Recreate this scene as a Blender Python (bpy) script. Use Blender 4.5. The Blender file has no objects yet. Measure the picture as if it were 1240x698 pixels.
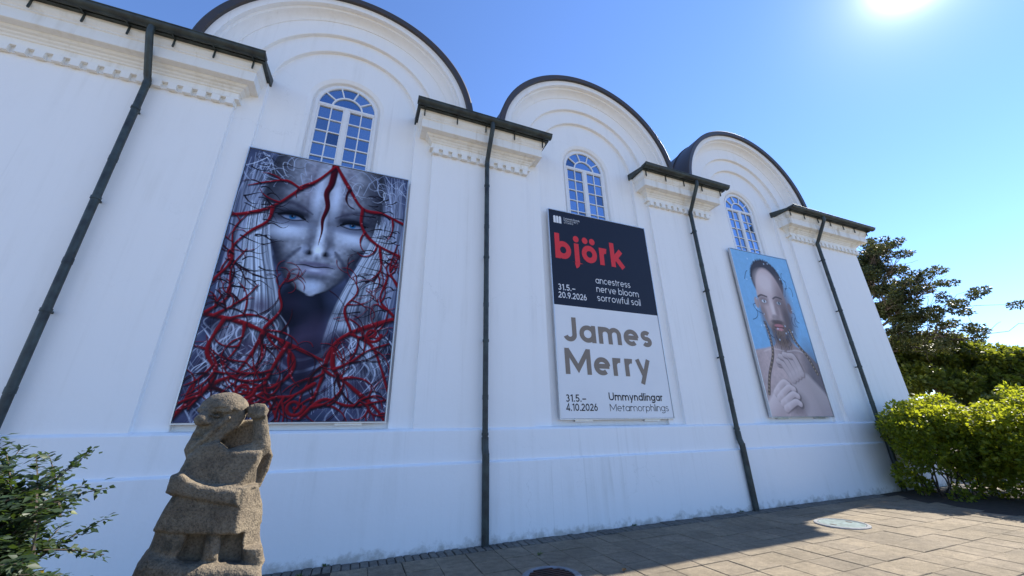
import bpy, bmesh, math, random
import numpy as np
from mathutils import Vector, Matrix

R = math.radians
rnd = random.Random(7)
rng = np.random.default_rng(11)
scene = bpy.context.scene
col = scene.collection

# ------------------------------------------------------------------ camera
CAM_POS = Vector((0.0, -6.60, 1.65))
cam_d = bpy.data.cameras.new('camera')
cam = bpy.data.objects.new('camera', cam_d)
col.objects.link(cam)
cam_d.sensor_width = 36.0
cam_d.lens = 36.0 * 453.7 / 1240.0
cam_d.clip_start = 0.05
cam_d.clip_end = 3000.0
_p, _r, _y = R(20.80), R(-1.07), R(21.93)
_f = Vector((math.sin(_y) * math.cos(_p), math.cos(_y) * math.cos(_p), math.sin(_p)))
_r0 = Vector((math.cos(_y), -math.sin(_y), 0))
_u0 = _r0.cross(_f)
_rr = _r0 * math.cos(_r) + _u0 * math.sin(_r)
_uu = -_r0 * math.sin(_r) + _u0 * math.cos(_r)
m = Matrix.Identity(4)
for i in range(3):
    m[i][0], m[i][1], m[i][2], m[i][3] = _rr[i], _uu[i], -_f[i], CAM_POS[i]
cam.matrix_world = m
scene.camera = cam

# ------------------------------------------------------------------ sky and sun
SUN_EL, SUN_AZ = R(41.8), R(81.2)           # azimuth from +Y towards +X
sun_dir = Vector((math.cos(SUN_EL) * math.sin(SUN_AZ), math.cos(SUN_EL) * math.cos(SUN_AZ), math.sin(SUN_EL)))
world = bpy.data.worlds.new('World')
scene.world = world
world.use_nodes = True
nt = world.node_tree
nt.nodes.clear()
w_out = nt.nodes.new('ShaderNodeOutputWorld')
bg = nt.nodes.new('ShaderNodeBackground')
sky = nt.nodes.new('ShaderNodeTexSky')
sky.sky_type = 'NISHITA'
sky.sun_disc = False
sky.sun_elevation = SUN_EL
sky.sun_rotation = SUN_AZ
sky.air_density = 1.0
sky.dust_density = 0.0
sky.ozone_density = 2.5
bg.inputs['Strength'].default_value = 0.102
# the sun itself, seen as a small over-bright disc with its aureole
tc = nt.nodes.new('ShaderNodeTexCoord')
dot = nt.nodes.new('ShaderNodeVectorMath'); dot.operation = 'DOT_PRODUCT'
dot.inputs[1].default_value = sun_dir
nt.links.new(tc.outputs['Generated'], dot.inputs[0])
ac = nt.nodes.new('ShaderNodeMath'); ac.operation = 'ARCCOSINE'; ac.use_clamp = False
nt.links.new(dot.outputs['Value'], ac.inputs[0])
def _exp(scale, amp):
    a = nt.nodes.new('ShaderNodeMath'); a.operation = 'MULTIPLY'; a.inputs[1].default_value = -1.0 / R(scale)
    nt.links.new(ac.outputs[0], a.inputs[0])
    e = nt.nodes.new('ShaderNodeMath'); e.operation = 'EXPONENT'
    nt.links.new(a.outputs[0], e.inputs[0])
    s = nt.nodes.new('ShaderNodeMath'); s.operation = 'MULTIPLY'; s.inputs[1].default_value = amp
    nt.links.new(e.outputs[0], s.inputs[0])
    return s
g1, g2 = _exp(0.75, 90.0), _exp(3.2, 4.5)
ga = nt.nodes.new('ShaderNodeMath'); ga.operation = 'ADD'
nt.links.new(g1.outputs[0], ga.inputs[0]); nt.links.new(g2.outputs[0], ga.inputs[1])
gm = nt.nodes.new('ShaderNodeVectorMath'); gm.operation = 'SCALE'
gm.inputs[0].default_value = (1.0, 0.97, 0.92)
nt.links.new(ga.outputs[0], gm.inputs['Scale'])
gadd = nt.nodes.new('ShaderNodeVectorMath'); gadd.operation = 'ADD'
tint = nt.nodes.new('ShaderNodeVectorMath'); tint.operation = 'MULTIPLY'
tint.inputs[1].default_value = (0.84, 0.98, 1.26)
nt.links.new(sky.outputs[0], tint.inputs[0]); nt.links.new(tint.outputs[0], gadd.inputs[0]); nt.links.new(gm.outputs[0], gadd.inputs[1])
nt.links.new(gadd.outputs[0], bg.inputs['Color'])
nt.links.new(bg.outputs[0], w_out.inputs[0])

sun_l = bpy.data.lights.new('sun', 'SUN')
sun_l.energy = 5.0
sun_l.angle = R(0.53)
sun_l.color = (1.0, 0.93, 0.82)
sun = bpy.data.objects.new('sun', sun_l)
col.objects.link(sun)
sun.rotation_mode = 'QUATERNION'
sun.rotation_quaternion = sun_dir.to_track_quat('Z', 'Y')
sun.location = sun_dir * 60

scene.view_settings.view_transform = 'Standard'
scene.view_settings.look = 'None'
scene.view_settings.gamma = 1.0
scene.view_settings.use_curve_mapping = False
scene.view_settings.exposure = 1.12
scene.render.engine = 'CYCLES'
scene.cycles.use_denoising = True
scene.cycles.max_bounces = 8
scene.cycles.diffuse_bounces = 4
scene.cycles.transparent_max_bounces = 8

# ------------------------------------------------------------------ helpers
def prop(o, label=None, cat=None, group=None, kind=None):
    if label: o['label'] = label
    if cat: o['category'] = cat
    if group: o['group'] = group
    if kind: o['kind'] = kind
    return o

def empty(name, loc=(0, 0, 0), rz=0.0, parent=None):
    o = bpy.data.objects.new(name, None)
    o.location = loc; o.rotation_euler = (0, 0, rz)
    o.empty_display_size = 0.2
    if parent: o.parent = parent
    col.objects.link(o)
    return o

def link(name, me, mat=None, parent=None, loc=None, rot=None, smooth=False):
    o = bpy.data.objects.new(name, me)
    if mat and not me.materials: me.materials.append(mat)
    if parent: o.parent = parent
    if loc is not None: o.location = loc
    if rot is not None: o.rotation_euler = rot
    if smooth: me.shade_smooth()
    col.objects.link(o)
    return o

class MB:
    def __init__(s): s.v, s.f = [], []
    def quad(s, a, b, c, d):
        n = len(s.v); s.v += [a, b, c, d]; s.f.append((n, n + 1, n + 2, n + 3)); return s
    def box(s, x0, x1, y0, y1, z0, z1):
        n = len(s.v)
        s.v += [(x0,y0,z0),(x1,y0,z0),(x1,y1,z0),(x0,y1,z0),(x0,y0,z1),(x1,y0,z1),(x1,y1,z1),(x0,y1,z1)]
        s.f += [tuple(n+i for i in q) for q in ((0,3,2,1),(4,5,6,7),(0,1,5,4),(1,2,6,5),(2,3,7,6),(3,0,4,7))]
        return s
    def grid(s, rows, closed=False):
        """rows: list of equal-length vertex rows, lofted"""
        n = len(s.v); k = len(rows[0])
        for r in rows: s.v += [tuple(p) for p in r]
        for i in range(len(rows) - 1):
            for j in range(k if closed else k - 1):
                j2 = (j + 1) % k
                s.f.append((n+i*k+j, n+i*k+j2, n+(i+1)*k+j2, n+(i+1)*k+j))
        return s
    def ngon(s, pts):
        n = len(s.v); s.v += [tuple(p) for p in pts]; s.f.append(tuple(range(n, n + len(pts)))); return s
    def prism(s, poly, a, b, fn):
        """poly 2-D points, extruded from a to b; fn(p, t) gives the 3-D point"""
        n = len(s.v); k = len(poly)
        s.v += [fn(p, a) for p in poly] + [fn(p, b) for p in poly]
        for j in range(k):
            j2 = (j + 1) % k
            s.f.append((n + j, n + j2, n + k + j2, n + k + j))
        s.f.append(tuple(n + j for j in reversed(range(k)))); s.f.append(tuple(n + k + j for j in range(k)))
        return s
    def tube(s, path, rad, seg=12, cap=True):
        path = [Vector(p) for p in path]
        if not isinstance(rad, (list, tuple)): rad = [rad] * len(path)
        rows = []
        up = Vector((0.31, 0.17, 0.93))
        for i, p in enumerate(path):
            t = (path[min(i + 1, len(path) - 1)] - path[max(i - 1, 0)]).normalized()
            a = t.cross(up)
            if a.length < 1e-3: a = t.cross(Vector((1, 0, 0)))
            a.normalize(); b = t.cross(a)
            sc = 1.0
            if 0 < i < len(path) - 1:
                c = (path[i] - path[i-1]).normalized().dot((path[i+1] - path[i]).normalized())
                sc = 1.0 / max(0.5, math.sqrt(max(0.0, (1 + c) / 2)))
            rows.append([p + (a * math.cos(q) + b * math.sin(q)) * rad[i] * (sc if False else 1.0)
                         for q in [2 * math.pi * k / seg for k in range(seg)]])
        self_n = len(s.v)
        s.grid(rows, True)
        if cap:
            s.f.append(tuple(self_n + k for k in range(seg)))
            s.f.append(tuple(self_n + (len(path) - 1) * seg + k for k in reversed(range(seg))))
        return s
    def revolve(s, prof, cx, cz, a0, a1, n):
        """prof: (R, y) pairs swept round the bay's arch axis"""
        rows = []
        for i in range(n + 1):
            a = a0 + (a1 - a0) * i / n
            rows.append([(cx + r * math.cos(a), y, cz + r * math.sin(a)) for r, y in prof])
        return s.grid(rows)
    def mesh(s, name, weld=False, recalc=True):
        me = bpy.data.meshes.new(name)
        me.from_pydata([tuple(v) for v in s.v], [], s.f)
        if weld or recalc:
            bm = bmesh.new(); bm.from_mesh(me)
            if weld: bmesh.ops.remove_doubles(bm, verts=bm.verts, dist=0.0006)
            if recalc: bmesh.ops.recalc_face_normals(bm, faces=bm.faces)
            bm.to_mesh(me); bm.free()
        return me
    def build(s, name, mat, parent=None, weld=False, smooth=False, bevel=0.0, angle=35, seg=2):
        me = s.mesh(name, weld=weld or bevel > 0)
        o = link(name, me, mat, parent)
        if smooth:
            me.shade_smooth()
            me.set_sharp_from_angle(angle=R(angle))
        if bevel > 0:
            b = o.modifiers.new('bevel', 'BEVEL'); b.width = bevel; b.segments = seg
            b.limit_method = 'ANGLE'; b.angle_limit = R(32)
        return o

# ------------------------------------------------------------------ materials
def new_mat(name):
    mt = bpy.data.materials.new(name); mt.use_nodes = True
    n = mt.node_tree.nodes; l = mt.node_tree.links
    b = n['Principled BSDF']
    return mt, n, l, b

def ramp(n, stops, interp='LINEAR'):
    r = n.new('ShaderNodeValToRGB'); cr = r.color_ramp; cr.interpolation = interp
    while len(cr.elements) < len(stops): cr.elements.new(0.5)
    for e, (p, c) in zip(cr.elements, stops):
        e.position = p; e.color = (*c, 1.0) if len(c) == 3 else c
    return r

def noise(n, l, scale, detail=4, rough=0.55, vec=None):
    t = n.new('ShaderNodeTexNoise'); t.inputs['Scale'].default_value = scale
    t.inputs['Detail'].default_value = detail; t.inputs['Roughness'].default_value = rough
    if vec is not None: l.new(vec, t.inputs['Vector'])
    return t

def mixc(n, l, fac, a, b, mode='MIX'):
    mx = n.new('ShaderNodeMix'); mx.data_type = 'RGBA'; mx.blend_type = mode
    for s, k in ((fac, 0), (a, 6), (b, 7)):
        if hasattr(s, 'default_value') or hasattr(s, 'is_output'): l.new(s, mx.inputs[k])
        elif k == 0: mx.inputs[0].default_value = s
        else: mx.inputs[k].default_value = (*s, 1.0)
    return mx.outputs[2]

def bump(n, l, b, h, strength, dist=0.01):
    bp = n.new('ShaderNodeBump'); bp.inputs['Strength'].default_value = strength
    bp.inputs['Distance'].default_value = dist
    l.new(h, bp.inputs['Height']); l.new(bp.outputs[0], b.inputs['Normal'])
    return bp

def objco(n):
    return n.new('ShaderNodeTexCoord').outputs['Object']

def mapping(n, l, vec, scale):
    mp = n.new('ShaderNodeMapping'); mp.inputs['Scale'].default_value = scale
    l.new(vec, mp.inputs['Vector']); return mp.outputs[0]

def mat_stucco(name, base, dirt, streak=0.35, rough=0.75, splash=False):
    mt, n, l, b = new_mat(name)
    co = objco(n)
    big = noise(n, l, 0.7, 5, 0.6, co)
    st = noise(n, l, 1.0, 6, 0.65, mapping(n, l, co, (5.0, 5.0, 0.28)))
    r1 = ramp(n, [(0.42, (0, 0, 0)), (0.72, (1, 1, 1))]); l.new(big.outputs[0], r1.inputs[0])
    r2 = ramp(n, [(0.50, (0, 0, 0)), (0.75, (1, 1, 1))]); l.new(st.outputs[0], r2.inputs[0])
    mu = n.new('ShaderNodeMath'); mu.operation = 'MULTIPLY'
    l.new(r1.outputs[0], mu.inputs[0]); l.new(r2.outputs[0], mu.inputs[1])
    sc = n.new('ShaderNodeMath'); sc.operation = 'MULTIPLY'; sc.inputs[1].default_value = streak
    l.new(mu.outputs[0], sc.inputs[0])
    c = mixc(n, l, sc.outputs[0], base, dirt)
    s2 = noise(n, l, 1.0, 5, 0.7, mapping(n, l, co, (11.0, 11.0, 0.16)))
    r5 = ramp(n, [(0.56, (0, 0, 0)), (0.74, (1, 1, 1))]); l.new(s2.outputs[0], r5.inputs[0])
    pm = noise(n, l, 0.45, 3, 0.5, co); r6 = ramp(n, [(0.45, (0, 0, 0)), (0.65, (0.34, 0.34, 0.34))]); l.new(pm.outputs[0], r6.inputs[0])
    m2 = n.new('ShaderNodeMath'); m2.operation = 'MULTIPLY'; l.new(r5.outputs[0], m2.inputs[0]); l.new(r6.outputs[0], m2.inputs[1])
    c = mixc(n, l, m2.outputs[0], c, tuple(x * 0.8 for x in dirt))
    vo = n.new('ShaderNodeTexVoronoi'); vo.feature = 'DISTANCE_TO_EDGE'; vo.inputs['Scale'].default_value = 0.55
    wob = noise(n, l, 3.5, 5, 0.6, co); wv = n.new('ShaderNodeVectorMath'); wv.operation = 'MULTIPLY_ADD'; wv.inputs[1].default_value = (.5, .5, .5)
    l.new(wob.outputs['Color'], wv.inputs[0]); l.new(co, wv.inputs[2]); l.new(wv.outputs[0], vo.inputs['Vector'])
    r7 = ramp(n, [(0.0, (1, 1, 1)), (0.0035, (0, 0, 0))]); l.new(vo.outputs['Distance'], r7.inputs[0])
    cm = noise(n, l, 0.6, 2, 0.5, co); r8 = ramp(n, [(0.52, (0, 0, 0)), (0.66, (0.22, 0.22, 0.22))]); l.new(cm.outputs[0], r8.inputs[0])
    m3 = n.new('ShaderNodeMath'); m3.operation = 'MULTIPLY'; l.new(r7.outputs[0], m3.inputs[0]); l.new(r8.outputs[0], m3.inputs[1])
    c = mixc(n, l, m3.outputs[0], c, tuple(x * 0.6 for x in dirt))
    if splash:
        sp = n.new('ShaderNodeSeparateXYZ'); l.new(co, sp.inputs[0])
        sn = noise(n, l, 6.0, 5, 0.65, co)
        sm = n.new('ShaderNodeMath'); sm.operation = 'MULTIPLY_ADD'; sm.inputs[1].default_value = -0.55; l.new(sn.outputs[0], sm.inputs[0]); l.new(sp.outputs['Z'], sm.inputs[2])
        r9 = ramp(n, [(0.0, (0.65, 0.65, 0.65)), (0.14, (0, 0, 0))])
        sa = n.new('ShaderNodeMath'); sa.operation = 'ADD'; sa.inputs[1].default_value = 0.30; l.new(sm.outputs[0], sa.inputs[0]); l.new(sa.outputs[0], r9.inputs[0])
        c = mixc(n, l, r9.outputs[0], c, (0.30, 0.28, 0.23))
    l.new(c, b.inputs['Base Color'])
    b.inputs['Roughness'].default_value = rough
    fine = noise(n, l, 22.0, 5, 0.6, co)
    wav = noise(n, l, 2.2, 3, 0.5, co)
    ad = n.new('ShaderNodeMath'); ad.operation = 'MULTIPLY_ADD'; ad.inputs[1].default_value = 4.0
    l.new(wav.outputs[0], ad.inputs[0]); l.new(fine.outputs[0], ad.inputs[2])
    bump(n, l, b, ad.outputs[0], 0.35, 0.006)
    return mt

M = {}
M['white'] = mat_stucco('white_stucco', (0.86, 0.85, 0.83), (0.60, 0.58, 0.53), 0.5)
M['cornice'] = mat_stucco('weathered_cornice_plaster', (0.83, 0.815, 0.77), (0.40, 0.31, 0.16), 0.95)
M['plinth'] = mat_stucco('plinth_stucco', (0.84, 0.84, 0.83), (0.56, 0.55, 0.50), 0.55, splash=True)

def mat_simple(name, c, rough=0.5, metal=0.0, var=0.25, scale=6.0, bmp=0.1, c2=None):
    mt, n, l, b = new_mat(name)
    co = objco(n)
    t = noise(n, l, scale, 6, 0.6, co)
    c2 = c2 or tuple(x * (1 - var) for x in c)
    r = ramp(n, [(0.35, c2), (0.68, c)]); l.new(t.outputs[0], r.inputs[0])
    l.new(r.outputs[0], b.inputs['Base Color'])
    b.inputs['Roughness'].default_value = rough; b.inputs['Metallic'].default_value = metal
    if bmp: bump(n, l, b, t.outputs[0], bmp, 0.004)
    return mt
M['gutter'] = mat_simple('dark_painted_copper', (0.042, 0.060, 0.056), 0.5, 0.0, 0.5, 5.0, 0.25, (0.012, 0.015, 0.015))
M['roof'] = mat_simple('weathered_roof_sheet', (0.045, 0.047, 0.050), 0.5, 0.2, 0.4, 3.0, 0.15, (0.070, 0.050, 0.042))
M['paint'] = mat_simple('white_window_paint', (0.80, 0.80, 0.79), 0.4, 0.0, 0.06, 12.0, 0.05)
M['alu'] = mat_simple('aluminium_trim', (0.62, 0.63, 0.65), 0.35, 0.7, 0.1, 8.0, 0.0)
M['back'] = mat_simple('banner_back_board', (0.35, 0.35, 0.36), 0.6, 0.0, 0.1)

def mat_print(name, c, rough=0.55):
    mt, n, l, b = new_mat(name)
    t = noise(n, l, 1.5, 3, 0.5, objco(n))
    r = ramp(n, [(0.3, tuple(x * 0.95 for x in c)), (0.7, c)]); l.new(t.outputs[0], r.inputs[0])
    l.new(r.outputs[0], b.inputs['Base Color']); b.inputs['Roughness'].default_value = rough
    b.inputs['Specular IOR Level'].default_value = 0.15
    bump(n, l, b, t.outputs[0], 0.05, 0.02)
    return mt
M['p_dark'] = mat_print('print_slate', (0.020, 0.025, 0.042), 0.45)
M['p_white'] = mat_print('print_white', (0.80, 0.80, 0.80), 0.5)
M['p_red'] = mat_print('print_red', (0.74, 0.050, 0.060), 0.5)
M['p_taupe'] = mat_print('print_taupe', (0.25, 0.205, 0.165), 0.5)
M['p_black'] = mat_print('print_black', (0.018, 0.018, 0.022), 0.5)
M['p_textwhite'] = mat_print('print_text_white', (0.78, 0.78, 0.78), 0.5)

def mat_vcol(name, rough=0.5):
    mt, n, l, b = new_mat(name)
    a = n.new('ShaderNodeAttribute'); a.attribute_name = 'print'
    t = noise(n, l, 90.0, 2, 0.5, objco(n))
    r = ramp(n, [(0.3, (0.9, 0.9, 0.9)), (0.7, (1, 1, 1))]); l.new(t.outputs[0], r.inputs[0])
    l.new(mixc(n, l, 1.0, a.outputs['Color'], r.outputs[0], 'MULTIPLY'), b.inputs['Base Color'])
    b.inputs['Roughness'].default_value = rough
    b.inputs['Specular IOR Level'].default_value = 0.12
    return mt
M['vcol'] = mat_vcol('printed_vinyl')

def mat_glass():
    mt, n, l, b = new_mat('window_glass')
    oi = n.new('ShaderNodeObjectInfo')
    r = ramp(n, [(0.0, (0.17, 0.28, 0.46)), (0.8, (0.28, 0.40, 0.58)), (1.0, (0.10, 0.16, 0.26))]); l.new(oi.outputs['Random'], r.inputs[0])
    l.new(r.outputs[0], b.inputs['Base Color'])
    b.inputs['Metallic'].default_value = 0.85; b.inputs['Roughness'].default_value = 0.04
    t = noise(n, l, 1.3, 2, 0.4, objco(n)); bump(n, l, b, t.outputs[0], 0.08, 0.05)
    return mt
M['glass'] = mat_glass()

def mat_stone():
    mt, n, l, b = new_mat('carved_basalt_stone')
    co = objco(n)
    a = noise(n, l, 5.0, 8, 0.7, co); f = noise(n, l, 70.0, 6, 0.7, co)
    r = ramp(n, [(0.30, (0.070, 0.056, 0.040)), (0.50, (0.155, 0.124, 0.085)), (0.75, (0.24, 0.197, 0.135))])
    l.new(a.outputs[0], r.inputs[0])
    r2 = ramp(n, [(0.34, (0.45, 0.44, 0.42)), (0.52, (1, 1, 1)), (0.75, (1.25, 1.22, 1.15))]); l.new(f.outputs[0], r2.inputs[0])
    c = mixc(n, l, 1.0, r.outputs[0], r2.outputs[0], 'MULTIPLY')
    li = noise(n, l, 9.0, 5, 0.7, co)
    r3 = ramp(n, [(0.54, (0, 0, 0)), (0.68, (1, 1, 1))]); l.new(li.outputs[0], r3.inputs[0])
    c = mixc(n, l, r3.outputs[0], c, (0.070, 0.062, 0.045))
    l.new(c, b.inputs['Base Color'])
    b.inputs['Roughness'].default_value = 0.95
    v = n.new('ShaderNodeTexVoronoi'); v.inputs['Scale'].default_value = 95.0; l.new(co, v.inputs['Vector'])
    ad = n.new('ShaderNodeMath'); ad.operation = 'ADD'
    l.new(f.outputs[0], ad.inputs[0]); l.new(v.outputs['Distance'], ad.inputs[1])
    bump(n, l, b, ad.outputs[0], 0.5, 0.007)
    return mt
M['stone'] = mat_stone()

def mat_paver(name, c1, c2, c3, use_random=True, world_co=True):
    mt, n, l, b = new_mat(name)
    g = n.new('ShaderNodeNewGeometry').outputs['Position']
    big = noise(n, l, 1.1, 6, 0.65, g); mid = noise(n, l, 9.0, 6, 0.7, g); fi = noise(n, l, 75.0, 5, 0.8, g)
    r = ramp(n, [(0.32, c1), (0.52, c2), (0.72, c3)]); l.new(big.outputs[0], r.inputs[0])
    c = r.outputs[0]
    if use_random:
        oi = n.new('ShaderNodeObjectInfo')
        rr = ramp(n, [(0.0, (0.90, 0.90, 0.91)), (1.0, (1.08, 1.07, 1.04))]); l.new(oi.outputs['Random'], rr.inputs[0])
        c = mixc(n, l, 1.0, c, rr.outputs[0], 'MULTIPLY')
    r2 = ramp(n, [(0.30, (0.55, 0.53, 0.50)), (0.62, (1.08, 1.06, 1.02))]); l.new(mid.outputs[0], r2.inputs[0])
    c = mixc(n, l, 0.75, c, r2.outputs[0], 'MULTIPLY')
    r4 = ramp(n, [(0.32, (0.45, 0.44, 0.42)), (0.5, (1, 1, 1)), (0.70, (1.45, 1.42, 1.36))]); l.new(fi.outputs[0], r4.inputs[0])
    c = mixc(n, l, 0.8, c, r4.outputs[0], 'MULTIPLY')
    l.new(c, b.inputs['Base Color']); b.inputs['Roughness'].default_value = 0.92
    ad = n.new('ShaderNodeMath'); ad.operation = 'ADD'
    l.new(mid.outputs[0], ad.inputs[0]); l.new(fi.outputs[0], ad.inputs[1])
    bump(n, l, b, ad.outputs[0], 0.7, 0.01)
    return mt
M['slab'] = mat_paver('weathered_concrete_slab', (0.160, 0.132, 0.090), (0.212, 0.176, 0.123), (0.275, 0.230, 0.165))
M['brick'] = mat_paver('grey_paving_brick', (0.10, 0.095, 0.085), (0.15, 0.14, 0.12), (0.19, 0.175, 0.15))
M['ground'] = mat_paver('sandy_ground', (0.18, 0.152, 0.112), (0.24, 0.205, 0.152), (0.30, 0.258, 0.195), False)
M['iron'] = mat_simple('verdigris_cover', (0.20, 0.26, 0.26), 0.65, 0.0, 0.35, 14.0, 0.4, (0.11, 0.145, 0.14))
M['iron'].node_tree.nodes['Principled BSDF'].inputs['Specular IOR Level'].default_value = 0.1
M['rust'] = mat_simple('rusty_iron', (0.085, 0.030, 0.018), 0.8, 0.2, 0.5, 18.0, 0.6, (0.02, 0.010, 0.008))
M['concrete'] = mat_simple('grey_concrete_ring', (0.26, 0.27, 0.28), 0.9, 0.0, 0.4, 12.0, 0.5)

def mat_leaf(name, stops, trans=(0.30, 0.42, 0.03), tfac=0.45, rough=0.5):
    mt, n, l, b = new_mat(name)
    a = n.new('ShaderNodeAttribute'); a.attribute_name = 'tint'
    r = ramp(n, stops); l.new(a.outputs['Fac'], r.inputs[0])
    l.new(r.outputs[0], b.inputs['Base Color']); b.inputs['Roughness'].default_value = rough
    tr = n.new('ShaderNodeBsdfTranslucent')
    tcol = mixc(n, l, 0.65, r.outputs[0], trans)
    l.new(tcol, tr.inputs['Color'])
    mx = n.new('ShaderNodeMixShader'); mx.inputs[0].default_value = tfac
    l.new(b.outputs[0], mx.inputs[1]); l.new(tr.outputs[0], mx.inputs[2])
    l.new(mx.outputs[0], n['Material Output'].inputs[0])
    return mt
M['leaf_hedge'] = mat_leaf('bright_shrub_leaf', [(0.0, (0.030, 0.055, 0.010)), (0.5, (0.12, 0.165, 0.012)), (1.0, (0.24, 0.25, 0.015))], (0.62, 0.66, 0.03), 0.5)
M['leaf_dark'] = mat_leaf('dark_shrub_leaf', [(0.0, (0.012, 0.026, 0.014)), (0.75, (0.032, 0.060, 0.024)), (0.97, (0.10, 0.13, 0.02)), (1.0, (0.40, 0.26, 0.02))], (0.12, 0.20, 0.02), 0.3)
M['leaf_tree'] = mat_leaf('tree_leaf', [(0.0, (0.035, 0.055, 0.012)), (0.6, (0.085, 0.115, 0.016)), (1.0, (0.16, 0.175, 0.022))], (0.40, 0.44, 0.03), 0.42)
M['needle'] = mat_leaf('pine_needle', [(0.0, (0.022, 0.036, 0.014)), (0.7, (0.060, 0.078, 0.020)), (1.0, (0.13, 0.125, 0.035))], (0.14, 0.14, 0.02), 0.25)
M['bark'] = mat_simple('grey_brown_bark', (0.11, 0.085, 0.065), 0.9, 0.0, 0.5, 14.0, 0.6)
M['soil'] = mat_simple('dark_soil', (0.045, 0.034, 0.024), 1.0, 0.0, 0.5, 9.0, 0.8)
M['dryleaf'] = mat_simple('dry_leaf', (0.34, 0.17, 0.05), 0.7, 0.0, 0.5, 30.0, 0.2)
M['weed'] = mat_leaf('weed_leaf', [(0.0, (0.05, 0.08, 0.02)), (1.0, (0.10, 0.13, 0.03))], (0.2, 0.3, 0.03), 0.3)

# ------------------------------------------------------------------ ground
gm_ = MB()
xs = [-900, -60, -8, 20, 60, 900]; ys = [-900, -60, -8, 8, 60, 900]
gm_.grid([[(x, y, -0.014) for x in xs] for y in ys])
ground = gm_.build('ground', M['ground']); prop(ground, 'sandy brown open ground around the white building', 'ground', kind='structure')

pave = empty('pavement', (0, 0, 0)); prop(pave, 'weathered concrete paving in front of the white wall', 'pavement', kind='structure')
def paver_mesh(name, sx, sy, h, ch):
    b = MB()
    rows = []
    for (ix, z) in ((0, -h), (0, -ch), (ch, 0.0)):
        x, y = sx / 2 - ix, sy / 2 - ix
        rows.append([(-x, -y, z), (x, -y, z), (x, y, z), (-x, y, z)])
    b.grid(rows, True); b.ngon(rows[-1])
    return b.mesh(name, weld=True)
slab_me = [paver_mesh('paving_slab', 0.434 - 0.002 * k, 0.434 - 0.002 * k, 0.06, 0.004 + 0.001 * k) for k in range(3)]
for me in slab_me: me.materials.append(M['slab'])
for i in range(29):
    for j in range(10):
        x = 0.15 + 0.44 * i; y = -0.608 - 0.44 * j
        if y < -2.5 - 0.42 * (x - 1.5): continue
        if x > 11.6 and y < -1.5: continue
        o = link('paving_slab', slab_me[rnd.randrange(3)], None, pave, (x + rnd.uniform(-.003, .003), y + rnd.uniform(-.003, .003), rnd.uniform(-.004, .004)),
                 (R(rnd.uniform(-.35, .35)), R(rnd.uniform(-.35, .35)), R(rnd.uniform(-.25, .25))))
bd = MB(); bd.grid([[(-2.4, -4.8, -.010), (12.3, -4.8, -.010)], [(-2.4, -.08, -.010), (12.3, -.08, -.010)]]); bo = bd.build('joint_bed', M['soil'], pave)
brick_me = [paver_mesh('paving_brick', 0.104 - 0.003 * k, 0.268, 0.06, 0.009) for k in range(3)]
for me in brick_me: me.materials.append(M['brick'])
x = -2.2
while x < 12.2:
    link('paving_brick', brick_me[rnd.randrange(3)], None, pave, (x, -0.245 + rnd.uniform(-.006, .006), 0.006 + rnd.uniform(-.007, .007)),
         (R(rnd.uniform(-1.2, 1.2)), R(rnd.uniform(-1.2, 1.2)), R(rnd.uniform(-1.5, 1.5))))
    x += 0.1155

# ------------------------------------------------------------------ the building
B = empty('museum_building', (4.7, 0, 0))
prop(B, 'white stuccoed museum building with three barrel gables and dark downpipes', 'building')
B.location = (0, 0, 0)
BAYS = (-0.90, 4.85, 10.52)
HW = 1.79; R2 = 1.40; ZC = 8.0; XL, XR = -6.3, 15.75; RG = 2.46; RWIN = 0.70; ZB = 1.64
Y1, Y2, Y3 = 0.075, 0.15, 0.25
N = 56
wb = MB()
def rect(x0, x1, z0, z1, y):
    wb.quad((x0, y, z0), (x1, y, z0), (x1, y, z1), (x0, y, z1))
edges = [XL]
for c in BAYS: edges += [c - HW, c + HW]
edges.append(XR)
for k in range(0, len(edges), 2): rect(edges[k], edges[k + 1], ZB, ZC, 0.0)
for c in BAYS:
    prof = [(RG, 0.0), (HW, 0.0), (HW, Y1), (R2, Y1), (R2, Y2), (RWIN + 0.03, Y2), (RWIN - 0.05, Y2 + 0.035), (RWIN - 0.06, Y3), (RWIN - 0.12, Y3)]
    wb.revolve(prof, c, ZC, 0, math.pi, N)
    for s in (-1, 1):
        rows = []
        for (r, y) in prof[1:]:
            rows.append([(c + s * r, y, ZB), (c + s * r, y, 6.28), (c + s * r, y, ZC)])
        wb.grid(rows[:5])
        wb.grid([[q[1], q[2]] for q in rows[4:]])
    # field under the window
    x = RWIN + 0.03
    wb.quad((c - x, Y2, ZB), (c + x, Y2, ZB), (c + x, Y2, 6.28), (c - x, Y2, 6.28))
    wb.quad((c - x, Y2, 6.28), (c + x, Y2, 6.28), (c + x, Y3 + .02, 6.30), (c - x, Y3 + .02, 6.30))
# sides, back, flat roof between the vaults
wb.quad((XL, 0, ZB), (XL, 14, ZB), (XL, 14, ZC), (XL, 0, ZC))
wb.quad((XR, 0, ZB), (XR, 14, ZB), (XR, 14, ZC), (XR, 0, ZC))
wb.quad((XL, 14, ZB), (XR, 14, ZB), (XR, 14, ZC), (XL, 14, ZC))
wb.build('wall', M['white'], B, bevel=0.014, seg=2)
fr = MB(); fr.box(XL + .02, XR - .02, 0.3, 13.95, 8.0, 8.06); fr.build('flat_roof', M['roof'], B)

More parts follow.
